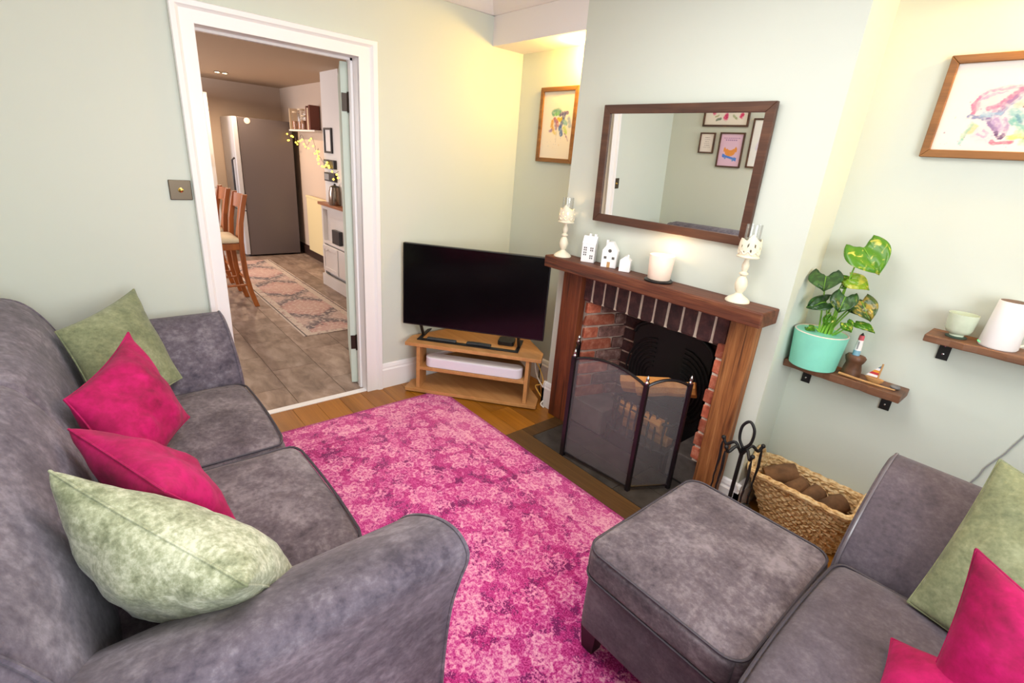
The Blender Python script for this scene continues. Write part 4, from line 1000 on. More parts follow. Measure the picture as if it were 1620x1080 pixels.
def strokes(U, V, paper, L, asp=1.0, jit=.02, seed=0):
    col = np.tile(np.array(paper, float), (len(U), 1)); n1 = nz(U, V, 10, seed); n2 = nz(U, V, 24, seed + 5); n3 = nz(U, V, 52, seed + 9)
    u = U + jit * n1 + jit * .5 * n3; v = V + jit * n2
    for pts, wd, rgb, al in L:
        d = np.full(len(U), 9.0)
        if len(pts) == 1: pts = [pts[0], (pts[0][0] + 1e-4, pts[0][1])]
        for (x0, y0), (x1_, y1_) in zip(pts, pts[1:]):
            ex, ey = (x1_ - x0) * asp, y1_ - y0; t = np.clip((((u - x0) * asp) * ex + (v - y0) * ey) / (ex * ex + ey * ey + 1e-9), 0, 1)
            d = np.minimum(d, np.hypot((u - x0) * asp - t * ex, v - y0 - t * ey))
        a = al * np.clip(1.3 - (d / wd) ** 2 * 1.3, 0, 1) * np.clip(.85 + .7 * n2 + .4 * n3, .3, 1)
        col = col * (1 - a[:, None]) + np.array(rgb, float) * a[:, None]
    return col
PUR, PNK, BLU, TEA, YEL, RED, GRN, ORA, DRK = (150, 120, 176), (226, 110, 156), (120, 150, 200), (110, 196, 196), (232, 220, 110), (226, 70, 110), (140, 200, 150), (232, 170, 80), (110, 80, 120)
def art_right(U, V):
    rs = random.Random(4)
    L = [([(.27, .56), (.44, .60)], .13, (232, 214, 226), .8), ([(.38, .36), (.55, .40)], .12, (214, 206, 230), .8), ([(.26, .22), (.38, .16)], .09, (234, 218, 232), .8), ([(.5, .62), (.75, .6)], .12, (226, 214, 226), .7),
         ([(.205, .44), (.20, .53), (.225, .61)], .022, (214, 96, 146), .75), ([(.225, .61), (.28, .68), (.36, .71), (.45, .72), (.56, .71)], .020, (206, 140, 190), .7), ([(.24, .58), (.30, .645), (.38, .67)], .016, (176, 150, 204), .6), ([(.21, .48), (.23, .56)], .03, (232, 140, 176), .5),
         ([(.30, .485), (.345, .50), (.385, .55), (.42, .62), (.47, .69)], .028, (206, 96, 150), .7), ([(.33, .46), (.38, .49), (.42, .57), (.47, .66)], .018, (226, 150, 190), .7), ([(.365, .42), (.40, .50), (.44, .60), (.50, .69)], .026, (140, 112, 172), .75), ([(.40, .41), (.44, .52), (.49, .62)], .016, (120, 140, 196), .6),
         ([(.195, .405), (.24, .39), (.29, .385), (.325, .35)], .024, (116, 128, 182), .8), ([(.28, .42), (.34, .415), (.39, .43)], .035, (150, 190, 226), .75), ([(.33, .37), (.36, .31), (.40, .25), (.42, .20)], .022, (136, 106, 166), .8), ([(.37, .38), (.40, .31), (.43, .24)], .03, (174, 140, 204), .65),
         ([(.415, .215), (.425, .165), (.455, .155), (.465, .19)], .018, (96, 66, 112), .85), ([(.44, .36), (.46, .28), (.47, .21)], .026, (160, 130, 190), .6), ([(.48, .45), (.53, .38), (.60, .36)], .05, (120, 196, 200), .65), ([(.49, .35), (.53, .29), (.60, .26)], .035, (96, 186, 176), .7), ([(.50, .41), (.55, .33)], .015, (84, 140, 170), .6),
         ([(.49, .53), (.54, .57), (.62, .60)], .04, (214, 198, 176), .7), ([(.525, .505), (.55, .495)], .016, (110, 84, 96), .85), ([(.56, .52), (.62, .50)], .02, (170, 120, 130), .6),
         ([(.235, .31), (.21, .22), (.195, .13)], .022, (140, 200, 150), .6), ([(.26, .29), (.24, .21)], .028, (226, 222, 130), .6), ([(.20, .12), (.195, .08)], .016, (100, 190, 190), .6), ([(.29, .20), (.33, .16), (.36, .20), (.33, .24)], .012, (190, 160, 206), .6), ([(.40, .11), (.44, .09), (.52, .11)], .022, (222, 84, 122), .75), ([(.50, .16), (.57, .18), (.66, .15)], .03, (234, 218, 110), .75), ([(.54, .22), (.62, .24)], .025, (150, 206, 160), .6),
         ([(.62, .42), (.8, .5), (.9, .4)], .10, BLU, .5), ([(.7, .66), (.85, .6)], .08, PNK, .5), ([(.60, .12), (.8, .1)], .05, GRN, .5), ([(.55, .66), (.68, .71), (.8, .68)], .03, PUR, .6), ([(.75, .3), (.85, .2)], .05, TEA, .5)]
    for k in range(26): L.append(([(rs.uniform(.05, .6), rs.uniform(.05, .6))], rs.uniform(.004, .010), rs.choice([RED, PUR, PNK, DRK, GRN]), .55))
    return strokes(U, V, (228, 220, 214), [(p_, w_ * 1.15, tuple(c_ * .88 for c_ in k_), min(1, a_ * 1.0)) for p_, w_, k_, a_ in L], 1.36, .018, 2)
def art_left(U, V):
    rs = random.Random(6)
    L = [([(.36, .69), (.49, .71), (.58, .68)], .055, (104, 166, 150), .85), ([(.40, .66), (.50, .68)], .03, (120, 200, 120), .7), ([(.58, .66), (.68, .68), (.80, .69)], .03, (110, 90, 150), .85), ([(.70, .66), (.66, .57), (.62, .49)], .035, (90, 100, 160), .8), ([(.60, .47), (.64, .41), (.66, .37)], .04, (70, 110, 190), .85), ([(.70, .56), (.78, .53)], .04, (120, 180, 190), .7), ([(.52, .60), (.58, .58), (.63, .60)], .03, (220, 190, 60), .85), ([(.40, .60), (.50, .55), (.52, .50)], .03, (180, 90, 110), .75), ([(.42, .56), (.47, .46)], .03, (150, 120, 170), .65), ([(.34, .56), (.33, .49), (.38, .44)], .035, ORA, .75), ([(.28, .41), (.34, .43)], .025, (150, 110, 180), .7), ([(.40, .40), (.48, .38)], .03, (236, 214, 120), .6), ([(.74, .46), (.80, .40)], .04, (190, 220, 110), .7), ([(.76, .38), (.82, .34), (.88, .27)], .012, (150, 110, 160), .6), ([(.5, .5), (.5, .25)], .006, (180, 170, 190), .5), ([(.85, .6), (.9, .5)], .04, BLU, .5)]
    for k in range(18): L.append(([(rs.uniform(.2, .9), rs.uniform(.15, .8))], rs.uniform(.004, .008), rs.choice([PUR, ORA, BLU, DRK]), .5))
    return strokes(U, V, (228, 220, 208), [(p_, w_ * 1.1, tuple(c_ * .88 for c_ in k_), min(1, a_ * 1.2)) for p_, w_, k_, a_ in L], .70, .016, 3)
pic('portrait wooden frame with a colourful watercolour animal face, in the alcove above the television', .231 + .165, YB, (1.533 + 1.979) / 2, .33, .446, .026, 'pine', art_left, 1, 120, 160)
pic('landscape wooden frame with a pastel watercolour elephant, in the alcove above the shelves', 2.321 + .223, YB, (1.656 + 1.985) / 2, .446, .329, .026, 'pine', art_right, 1, 230, 170)
def art_rose(U, V):
    L = []
    for i, (u, v, r) in enumerate(((.14, .30, .12), (.50, .26, .15), (.80, .42, .13), (.30, .62, .13), (.62, .70, .12), (.92, .5, .08), (.10, .72, .10), (.85, .8, .11))):
        L += [([(u, v)], r, (226, 70, 120), .95), ([(u - .02, v + .02), (u + .02, v)], r * .6, (196, 24, 84), .8), ([(u + .02, v - .02)], r * .3, (240, 130, 160), .7)]
    L = [([(.25, .2), (.34, .3)], .05, (150, 160, 110), .8), ([(.62, .2), (.72, .16)], .05, (70, 90, 70), .8), ([(.35, .45), (.45, .5)], .05, (140, 160, 120), .7), ([(.68, .3), (.75, .25)], .04, (150, 160, 110), .8), ([(.7, .6), (.78, .62)], .05, (140, 160, 120), .7)] + L
    return strokes(U, V, (236, 228, 216), L, 2.2, .02, 1)
def art_text(U, V):
    c = np.tile(np.array((236, 226, 220.)), (len(U), 1))
    for i, (a, b) in enumerate(((.30, .70), (.28, .72), (.34, .66), (.30, .74), (.26, .70), (.22, .76))):
        v0 = .80 - .11 * i; msk = (abs(V - v0) < .018) & (U > a) & (U < b) & (np.sin(U * 90 + i) > -.5); c[msk] = (170, 160, 156)
    return c
def art_hen(U, V):
    c = np.tile(np.array((226, 190, 214.)), (len(U), 1))
    for v0, a, b in ((.87, .12, .88), (.81, .25, .80)):
        msk = (abs(V - v0) < .016) & (U > a) & (U < b) & (np.sin(U * 70) > -.4); c[msk] = (150, 110, 160)
    a = ((U - .50) / .24) ** 2 + ((V - .44) / .13) ** 2 < 1; a |= (V < .62 - abs(U - .26) * 1.2) & (V > .44) & (U > .2) & (U < .42); a |= (V < .60 - abs(U - .76) * 1.2) & (V > .44) & (U > .6) & (U < .8)
    cut = ((U - .5) / .17) ** 2 + ((V - .60) / .10) ** 2 < 1; c[a & ~cut] = (232, 150, 70)
    bd = abs(V - (.27 + .18 * (U - .5))) < .035 + .02 * (abs(U - .5) > .22); c[bd & (abs(U - .5) < .34)] = (84, 130, 214)
    for u0 in (.32, .68): c[((U - u0) / .04) ** 2 + ((V - (.21 + .18 * (u0 - .5))) / .03) ** 2 < 1] = (110, 150, 200)
    return c
def art_tall(U, V):
    return strokes(U, V, (236, 236, 232), [([(.2, .9), (.25, .1)], .03, (190, 214, 220), .6), ([(.55, .75), (.6, .5)], .05, (232, 130, 170), .7), ([(.6, .5), (.45, .3)], .05, (240, 170, 200), .6), ([(.7, .6), (.8, .4)], .05, (200, 180, 220), .5)], .7, .03, 8)
WP = 'pictures on the wall behind the sofa'
pic('dark framed landscape print of pink roses on the wall behind the sofa, topmost', .534, YW, 1.925, .425, .295, .016, 'walnut', art_rose, -1, 90, 60, group=WP)
pic('smallest dark framed print with lines of small text on the wall behind the sofa', .390, YW, 1.635, .147, .182, .012, 'walnut', art_text, -1, 60, 70, group=WP)
pic('dark framed pink print of an orange hen on a blue skateboard behind the sofa', .625, YW, 1.580, .229, .302, .013, 'walnut', art_hen, -1, 70, 90, group=WP)
pic('tall dark framed white print, furthest from the doorway, on the wall behind the sofa', .935, YW, 1.643, .29, .412, .014, 'walnut', art_tall, -1, 60, 80, group=WP)

# light switch
ls = thing('light_switch', 'square bronze light switch with brass knob beside the doorway', 'light switch', (.004, .447, 1.277))
MB().box(.0005, .008, .402, .492, 1.232, 1.322).obj('plate', 'brass_dark', ls, bevel=.003)
MB(lambda a, b, c: (c, a, b)).lathe([(.011, .008), (.011, .012), (.006, .014), (.005, .022), (.001, .024)], .447, 1.277, 14).obj('knob', 'brass', ls, smooth=True)

# ------------------------------------------------------------------ alcove shelves
def shelf(label, x0, x1, y0, z0, z1, brs):
    t = thing('wall_shelf', label, 'shelf', ((x0 + x1) / 2, YB, z0))
    rd = random.Random(int(x0 * 100)); n = 16
    fr = [(x0 + (x1 - x0) * i / n, y0 + .006 * rd.uniform(-1, 1)) for i in range(n + 1)]
    MB().prism(fr + [(x1, YB - .0005), (x0, YB - .0005)], 2, z0, z1).obj('board', 'shelfwood', t, bevel=.003)
    for x in brs:
        b = MB().box(x - .018, x + .018, YB - .006, YB - .0005, z0 - .085, z0).box(x - .018, x + .018, y0 + .03, YB - .006, z0 - .006, z0 - .0003).obj('bracket', 'iron', t)
        for zz in (z0 - .03, z0 - .062): MB(lambda a, b_, c: (a, YB - .006 - c, b_)).lathe([(.005, 0), (.004, .003), (.001, .004)], x, zz, 10).obj('screw', 'chrome', b)
    return t
shelf('short rustic wooden shelf on black brackets holding the potted plant', 2.1065, 2.545, 2.372, .757, .790, (2.178, 2.488))
shelf('higher rustic wooden shelf on a black bracket holding the tea bowl and white speaker', 2.545, 3.15, 2.352, 1.024, 1.050, (2.60, 3.02))
ZS = .7905
pl = thing('potted_plant', 'leafy green monstera plant in a mint green pot on the lower shelf', 'plant', (2.21, 2.395, ZS))
px_, py_ = 2.211, 2.394
MB().lathe([(.084, ZS), (.090, ZS + .004), (.1025, ZS + .150), (.1025, ZS + .155)], px_, py_, 40).obj('pot', 'mint', pl, smooth=True)
MB().lathe([(.1022, ZS + .1552), (.098, ZS + .158), (.094, ZS + .153), (.091, ZS + .115)], px_, py_, 40, False).obj('pot_lip', 'pot_in', pl, smooth=True)
MB().lathe([(.092, ZS + .118), (.05, ZS + .126), (.002, ZS + .128)], px_, py_, 24).obj('soil', 'soil', pl, smooth=True)
CR = Vector((2.225, 2.395, ZS + .125))
def leaf(base, tip, wid, mat, face, fold=.25, droop=.02, lab=None, stem=None, lobes=.28):
    """heart shaped leaf blade from its stalk point to its tip; face = where the upper side looks"""
    b, t = Vector(base), Vector(tip); ax = t - b; L = ax.length; ax.normalize()
    f = Vector(face); f = (f - ax * f.dot(ax)).normalized(); side = ax.cross(f).normalized()
    n, m_ = 14, 5; V = []; F = []
    for i in range(n + 1):
        s = i / n
        hw = wid / 2 * (math.sin(PI * min(1, (s * .93 + .10)) ** .72) ** .8) if s < 1 else .001
        for j in range(-m_, m_ + 1):
            q = j / m_; lo = lobes * L * abs(q) ** 1.1 * (1 - s) ** 3      # lobes reach back behind the stalk
            p = b + ax * (s * L - lo) + side * (q * hw) + f * (abs(q) * hw * fold - droop * s * s * 2 + .004 * math.sin(q * 9 + s * 7))
            V.append(tuple(p))
    k = 2 * m_ + 1
    for i in range(n):
        for j in range(2 * m_): q = i * k + j; F.append((q, q + 1, q + k + 1, q + k))
    o = MB().add(V, F).obj('leaf', mat, pl, smooth=True)
    sd = o.modifiers.new('thick', 'SOLIDIFY'); sd.thickness = .0012
    if lab: o['label'] = lab
    MB().tube([tuple(Vector(V[i * k + m_]) + f * .0008) for i in range(n + 1)], [.0016 * (1 - i / n) + .0003 for i in range(n + 1)], 5).obj('midrib', 'stem', o, smooth=True)
    c0 = CR + Vector((rr.uniform(-.02, .02), rr.uniform(-.02, .02), 0)); mid = (c0 + b) / 2 + Vector((0, 0, .04)) if stem is None else Vector(stem)
    MB().tube(bez(c0, mid, b, 10), [.0042 - .0018 * i / 10 for i in range(11)], 6).obj('stalk', 'stem', pl, smooth=True)
rr = random.Random(2)
FC = (.35, -.85, .45)
leaf((2.262, 2.40, 1.312), (2.352, 2.345, 1.228), .150, 'leaf_bright', (.15, -.85, .5), .2, .0, 'largest bright green leaf with yellow flecks, at the top', (2.235, 2.40, 1.13), .26)
leaf((2.172, 2.37, 1.180), (2.196, 2.31, 1.130), .125, 'leaf_dark', (.1, -.75, .7), .12, .0, None, (2.19, 2.38, 1.06), .45)
leaf((2.250, 2.40, 1.182), (2.330, 2.375, 1.160), .075, 'leaf_yellow', (.2, -.8, .6), .15, .0, 'yellow green leaf', (2.225, 2.40, 1.08))
leaf((2.203, 2.36, 1.078), (2.148, 2.325, 1.045), .085, 'leaf_dark', (-.2, -.8, .6), .15, .0, None, None, .4)
leaf((2.268, 2.345, 1.120), (2.272, 2.30, 1.062), .098, 'leaf_dark', (.1, -.8, .6), .12, .0, None, (2.235, 2.37, 1.04), .35)
leaf((2.312, 2.40, 1.105), (2.372, 2.36, 1.045), .095, 'leaf_var', (.3, -.8, .5), .2, .0, 'leaf mottled with yellow brown', (2.25, 2.40, 1.0))
leaf((2.290, 2.42, 1.085), (2.325, 2.40, 1.048), .07, 'leaf_dark', (.0, -.8, .6), .15, .0)
leaf((2.318, 2.385, 1.018), (2.398, 2.345, 1.018), .050, 'leaf_bright', (.2, -.5, .9), .2, .005, None, (2.27, 2.39, .96), .1)
leaf((2.300, 2.345, 1.018), (2.330, 2.325, .992), .048, 'leaf_bright', (-.2, -.9, .4), .2, .0, None, (2.26, 2.37, .96))
leaf((2.168, 2.36, .958), (2.198, 2.345, .954), .034, 'leaf_bright', (.0, -.7, .7), .2, .0)
leaf((2.226, 2.41, 1.158), (2.252, 2.405, 1.19), .06, 'leaf_bright', (.1, -.8, .6), .2, .0)
leaf((2.235, 2.375, 1.025), (2.222, 2.35, .985), .045, 'leaf_bright', (.0, -.9, .4), .3, .0, None, None, .15)
sh = MB()
for i in range(9):
    a = i * .7; sh.tube(bez(CR + Vector((.018 * math.cos(a), .018 * math.sin(a), -.004)), CR + Vector((.022 * math.cos(a), .022 * math.sin(a), .05)), CR + Vector((.012 * math.cos(a) + .01, .012 * math.sin(a), .10 + .01 * (i % 3))), 6), [.006, .0058, .0055, .005, .0042, .0035, .0022], 6)
sh.obj('stem_clump', 'stem', pl, smooth=True)
# bits beside the plant
def rock(name, c, rx, ry, rz, mat, amp, n=16, m=10, sd=0):
    rings = []
    for j in range(m + 1):
        th = -PI / 2 + PI * min(max(j / m, .02), .98); ring = []
        for k in range(n):
            a = 2 * PI * k / n; d = Vector((math.cos(th) * math.cos(a), math.cos(th) * math.sin(a), math.sin(th))); s = 1 + amp * mnoise.noise(d * 2.2 + Vector((sd, sd, 0)))
            ring.append((c[0] + rx * d.x * s, c[1] + ry * d.y * s, max(c[2] + rz * d.z * s, ZS)))
        rings.append(ring)
    return MB().loft(rings).obj(name, mat, smooth=True)
o = MB().loft([[(2.350 + r * math.cos(a) * (1 + .12 * math.sin(3 * a)), 2.425 + .75 * r * math.sin(a), z) for a in np.linspace(0, 2 * PI, 14, False)] for r, z in ((.036, ZS), (.033, ZS + .03), (.028, ZS + .055), (.034, ZS + .066), (.038, ZS + .082), (.030, ZS + .092))]).obj('driftwood_block', 'stonebrown', smooth=True)
tag(o, 'brown gnarled block of driftwood under the toy lighthouse on the lower shelf', 'driftwood')
tl = thing('toy_lighthouse', 'small blue, white and red toy lighthouse standing on the driftwood block', 'ornament', (2.348, 2.425, ZS + .092))
lx, ly, lz = 2.348, 2.425, ZS + .0915
MB().lathe([(.0135, lz), (.0130, lz + .022)], lx, ly, 16).obj('base', 'blue', tl, smooth=True)
MB().lathe([(.0130, lz + .022), (.0105, lz + .066)], lx, ly, 16).obj('tower', 'cloth_white', tl, smooth=True)
MB().box(lx - .002, lx + .002, ly - .0128, ly - .011, lz + .028, lz + .060).obj('stripe', 'greyplastic', tl)
MB().lathe([(.0105, lz + .066), (.0095, lz + .086)], lx, ly, 16).obj('lamp_room', 'red', tl, smooth=True)
MB().lathe([(.0075, lz + .086), (.001, lz + .097)], lx, ly, 14).obj('cap', 'black', tl, smooth=True)
tb = thing('toy_sailboat', 'tiny wooden toy sailboat with striped sail on the lower shelf', 'ornament', (2.435, 2.43, ZS))
hx0, hy0 = 2.435, 2.43
MB().loft([[(hx0 + l * math.cos(a), hy0 + w_ * math.sin(a), z) for a in np.linspace(0, 2 * PI, 16, False)] for l, w_, z in ((.022, .008, ZS), (.030, .013, ZS + .010), (.034, .015, ZS + .019), (.030, .012, ZS + .017))]).obj('hull', 'drift', tb, smooth=True)
MB().tube([(hx0 + .010, hy0, ZS + .015), (hx0 + .012, hy0, ZS + .085)], .0032, 8).obj('mast', 'drift', tb, smooth=True)
for k, mt in enumerate(('cloth_white', 'crimson', 'orange', 'cloth_white', 'navy')):
    z0, z1 = ZS + .024 + .010 * k, ZS + .034 + .010 * k; wA = .040 * (1 - k / 5.2); wB = .040 * (1 - (k + 1) / 5.2)
    MB().prism([(hx0 + .008 - wA, z0), (hx0 + .008, z0), (hx0 + .008, z1), (hx0 + .008 - wB, z1)], 1, hy0 - .001, hy0 + .001).obj('sail_stripe', mt, tb)
o = MB().tube(catmull([(2.318, 2.392, ZS + .007), (2.39, 2.385, ZS + .0075), (2.46, 2.388, ZS + .007), (2.515, 2.402, ZS + .005)], 5), [.006 - .003 * i / 15 for i in range(16)], 8).obj('stick', 'drift', smooth=True); tag(o, 'pale straight stick lying along the front of the lower shelf', 'stick')
o = rock('pebble', (2.508, 2.432, ZS + .008), .018, .014, .0085, 'pebble', .15, sd=3); tag(o, 'smooth grey pebble at the end of the lower shelf', 'pebble')
# upper shelf
ZU = 1.0505
tbw = thing('tea_bowl', 'small pale green glazed tea bowl on a dark green coaster on the higher shelf', 'bowl', (2.622, 2.42, ZU))
MB().lathe([(.030, ZU), (.031, ZU + .004), (.029, ZU + .006)], 2.622, 2.42, 24).obj('coaster', 'dgreen', tbw, smooth=True)
MB().lathe([(.021, ZU + .0065), (.021, ZU + .013), (.034, ZU + .020), (.0395, ZU + .032), (.0420, ZU + .060), (.0435, ZU + .088), (.0405, ZU + .088), (.038, ZU + .045), (.002, ZU + .022)], 2.622, 2.42, 32).obj('bowl', 'celadon', tbw, smooth=True)
sp = thing('smart_speaker', 'white tapered cylindrical speaker with dark top on the higher shelf', 'speaker', (2.735, 2.42, ZU))
MB().lathe([(.050, ZU), (.054, ZU + .006), (.0435, ZU + .158), (.042, ZU + .162)], 2.735, 2.42, 36).obj('body', 'whiteplastic', sp, smooth=True)
MB().lathe([(.0405, ZU + .1622), (.036, ZU + .158), (.001, ZU + .158)], 2.735, 2.42, 32).obj('top_plate', 'stonebrown', sp, smooth=True)['label'] = 'dark top'
MB(lambda a, b, c: (a, b, c)).tube([(2.735 + .0535 * math.cos(a), 2.42 + .0535 * math.sin(a), ZU + .010) for a in np.linspace(3.25, 3.75, 6)], .0018, 6).obj('status_light', 'led', sp, smooth=True)
o = MB().tube(catmull([(2.785, 2.44, ZU + .014), (2.82, 2.465, ZU + .03), (2.86, 2.47, ZU + .024), (2.92, 2.46, ZU + .010), (3.0, 2.46, ZU + .005)], 6), .0035, 6).obj('cable', 'cable_white', smooth=True); tag(o, 'white cable behind the speaker on the higher shelf', 'cable')
o = MB().tube(catmull([(2.905, 2.497, .80), (2.893, 2.4965, .748), (2.877, 2.4965, .693), (2.868, 2.4965, .66), (2.84, 2.4965, .59), (2.832, 2.4965, .545), (2.817, 2.4965, .485), (2.80, 2.4965, .30), (2.80, 2.497, .176)], 6), .0022, 6).obj('cable', 'greyplastic', smooth=True); tag(o, 'thin grey cable running down the wall behind the armchair', 'cable')

# ------------------------------------------------------------------ kitchen
fr = thing('refrigerator', 'tall dark grey refrigerator at the far end of the kitchen', 'fridge', (-4.93, 2.08, 0))
MB().box(-5.25, -4.61, 1.775, 2.435, .02, 1.775).obj('cabinet_body', 'fridge', fr, bevel=.006)
MB().box(-5.25, -4.60, 1.710, 1.768, .62, 1.775).obj('door', 'fridge_front', fr, bevel=.008)
MB().box(-5.25, -4.60, 1.710, 1.768, .03, .61).obj('freezer_door', 'fridge_front', fr, bevel=.008)
MB().tube([(-4.66, 1.706, .75), (-4.66, 1.675, .78), (-4.66, 1.675, 1.25), (-4.66, 1.706, 1.28)], .012, 8).obj('handle', 'kdark', fr, smooth=True)
MB(lambda a, b, c: (-4.610 + c, a, b)).lathe([(.036, 0), (.036, .004), (.03, .006)], 1.886, 1.735, 18).obj('round_magnet', 'wax', fr)
for y in (1.76, 2.40): MB().box(-4.68, -4.63, y, y + .03, .0005, .02).obj('foot', 'kdark', fr)
ra = thing('radiator', 'cream panel radiator on the kitchen wall beside the white dresser', 'radiator', (-3.9, 2.48, .12))
MB().box(-4.24, -3.40, 2.44, 2.47, .13, .86).obj('panel', 'kcream', ra, bevel=.008)
MB().box(-4.25, -3.39, 2.435, 2.475, .84, .868).obj('top_rail', 'kcream', ra, bevel=.004)
for x in (-4.1, -3.55): MB().box(x, x + .03, 2.47, 2.5195, .3, .7).obj('bracket', 'kwhite', ra)
dr = thing('kitchen_dresser', 'white kitchen dresser with wooden top, open shelf and a drawer front', 'dresser', (-2.4, 2.16, 0))
ds = MB().box(-2.87, -2.83, 2.14, 2.199, .0, .90).box(-2.0, -1.96, 2.14, 2.199, 0, .90).box(-2.83, -2.0, 2.185, 2.199, .0, .90).box(-2.83, -2.0, 2.14, 2.185, .48, .51).box(-2.83, -2.0, 2.14, 2.185, .86, .90)
ds.obj('carcass', 'kwhite', dr)
MB().box(-2.90, -1.94, 2.11, 2.1995, .90, .93).obj('worktop', 'counter', dr, bevel=.003)
MB().box(-2.85, -1.98, 2.11, 2.139, .0005, .13).obj('plinth', 'kwhite', dr)
dw = MB().box(-2.825, -2.40, 2.122, 2.14, .17, .47).obj('drawer_front', 'kwhite', dr, bevel=.004)
frame4(lambda a, b, c: (-2.61 + a, 2.122 + b * .5, .32 + c), .42, .29, .045, .016, 'raised_frame', 'kwhite', dw)
MB(lambda a, b, c: (a, 2.114 - c, b)).lathe([(.006, 0), (.016, .012), (.014, .022), (.002, .026)], -2.66, .43, 12).obj('knob', 'whiteplastic', dw, smooth=True)
MB().box(-2.395, -1.985, 2.122, 2.14, .17, .47).obj('drawer_front', 'kwhite', dr, bevel=.004)
o = MB().box(-2.60, -2.40, 2.142, 2.182, .5105, .66).obj('storage_box', 'kdark', bevel=.004); tag(o, 'small black box on the open shelf of the white dresser', 'box')
kt = thing('kettle', 'shiny brown metal kettle jug on the wooden top of the white dresser', 'kettle', (-2.50, 2.155, .93))
MB().lathe([(.060, .931), (.066, .95), (.062, 1.06), (.052, 1.10), (.05, 1.115)], -2.49, 2.155, 24).obj('body', 'steel', kt, smooth=True)
MB().lathe([(.052, 1.1155), (.045, 1.125), (.012, 1.135), (.01, 1.15), (.001, 1.152)], -2.49, 2.155, 20).obj('lid', 'kdark', kt, smooth=True)
MB().tube(catmull([(-2.55, 2.15, 1.08), (-2.60, 2.145, 1.075), (-2.61, 2.145, 1.02), (-2.60, 2.145, .97), (-2.55, 2.15, .965)], 5), .009, 8).obj('handle', 'steel', kt, smooth=True)
ks = MB().box(-4.56, -3.62, 2.38, 2.5195, 1.662, 1.682).obj('kitchen_shelf', 'kwhite', bevel=.002); tag(ks, 'white kitchen shelf of jars and books beside the refrigerator', 'shelf')
o = MB().box(-4.55, -4.53, 2.39, 2.5, 1.6825, 1.94).obj('bookend', 'bookcream', bevel=.002); tag(o, 'pale upright board at the refrigerator end of the kitchen shelf', 'bookend')
def jar(x, y, h, r, fill, label):
    t = thing('glass_jar', label, 'jar', (x, y, 1.6825), 'glass jars on the kitchen shelf')
    MB().lathe([(r * .96, 1.6826), (r, 1.69), (r, 1.6826 + h * .86), (r * .8, 1.6826 + h)], x, y, 18).obj('jar', 'glass', t, smooth=True)
    MB().lathe([(r * .9, 1.685), (r * .9, 1.685 + h * fill)], x, y, 16).obj('contents', 'jar_grain', t, smooth=True)
    MB().lathe([(r * .84, 1.6828 + h), (r * .84, 1.70 + h)], x, y, 16).obj('lid', 'bookcream', t, smooth=True)
jar(-4.40, 2.43, .20, .055, .5, 'glass jar half full, nearest the refrigerator on the kitchen shelf')
jar(-4.22, 2.44, .23, .055, .4, 'tall glass jar in the middle of the kitchen shelf')
jar(-4.06, 2.42, .15, .045, .7, 'short glass jar next to the books on the kitchen shelf')
for i, (x, wd, h, mt, lb) in enumerate(((-3.90, .035, .27, 'spine_brown', 'tall dark brown book on the kitchen shelf beside the jars'), (-3.855, .04, .25, 'bookcream', 'cream book between two brown books on the kitchen shelf'), (-3.80, .045, .28, 'spine_brown', 'brown book nearest the pier on the kitchen shelf'))):
    t = thing('book', lb, 'book', (x, 2.45, 1.6825), 'books on the kitchen shelf')
    MB().box(x - wd / 2, x + wd / 2, 2.39, 2.51, 1.6826, 1.6826 + h).obj('cover', mt, t, bevel=.002)
    MB().box(x - wd / 2 + .004, x + wd / 2 - .004, 2.392, 2.508, 1.6826 + h - .0005, 1.6826 + h + .0006).obj('page_block', 'paper', t)
s2 = MB().box(-2.398, -1.95, 2.28, 2.5195, 1.395, 1.415).obj('kitchen_shelf', 'kwhite', bevel=.002); tag(s2, 'short white kitchen shelf to the right of the white pier', 'shelf')
o = MB().box(-2.36, -2.20, 2.32, 2.36, 1.4155, 1.54).obj('storage_box', 'spine_brown', bevel=.003); tag(o, 'small brown box on the short white shelf right of the pier', 'box')
def kframe(x, z, W_, H_, label):
    t = thing('framed_picture', label, 'picture', (x, 2.199, z))
    frame4(lambda a, b, c: (x + a, 2.199 + b, z + c), W_, H_, .02, .02, 'frame_bar', 'kdark', t)
    MB().box(x - W_ / 2 + .015, x + W_ / 2 - .015, 2.192, 2.197, z - H_ / 2 + .015, z + H_ / 2 - .015).obj('print', 'paper', t)
kframe(-2.70, 1.57, .20, .25, 'white print in a dark frame on the white kitchen pier')
for z, lb in ((1.33, 'upper small dark grey box on the white kitchen pier under the framed print'), (1.20, 'lower small dark box on the white kitchen pier above the kettle')):
    t = thing('wall_box', lb, 'box', (-2.63, 2.18, z))
    MB().box(-2.80, -2.52, 2.165, 2.1995, z - .04, z + .05).obj('case', 'kdark', t, bevel=.004)
    MB().box(-2.78, -2.66, 2.162, 2.165, z - .025, z + .035).obj('face_plate', 'greyplastic', t)
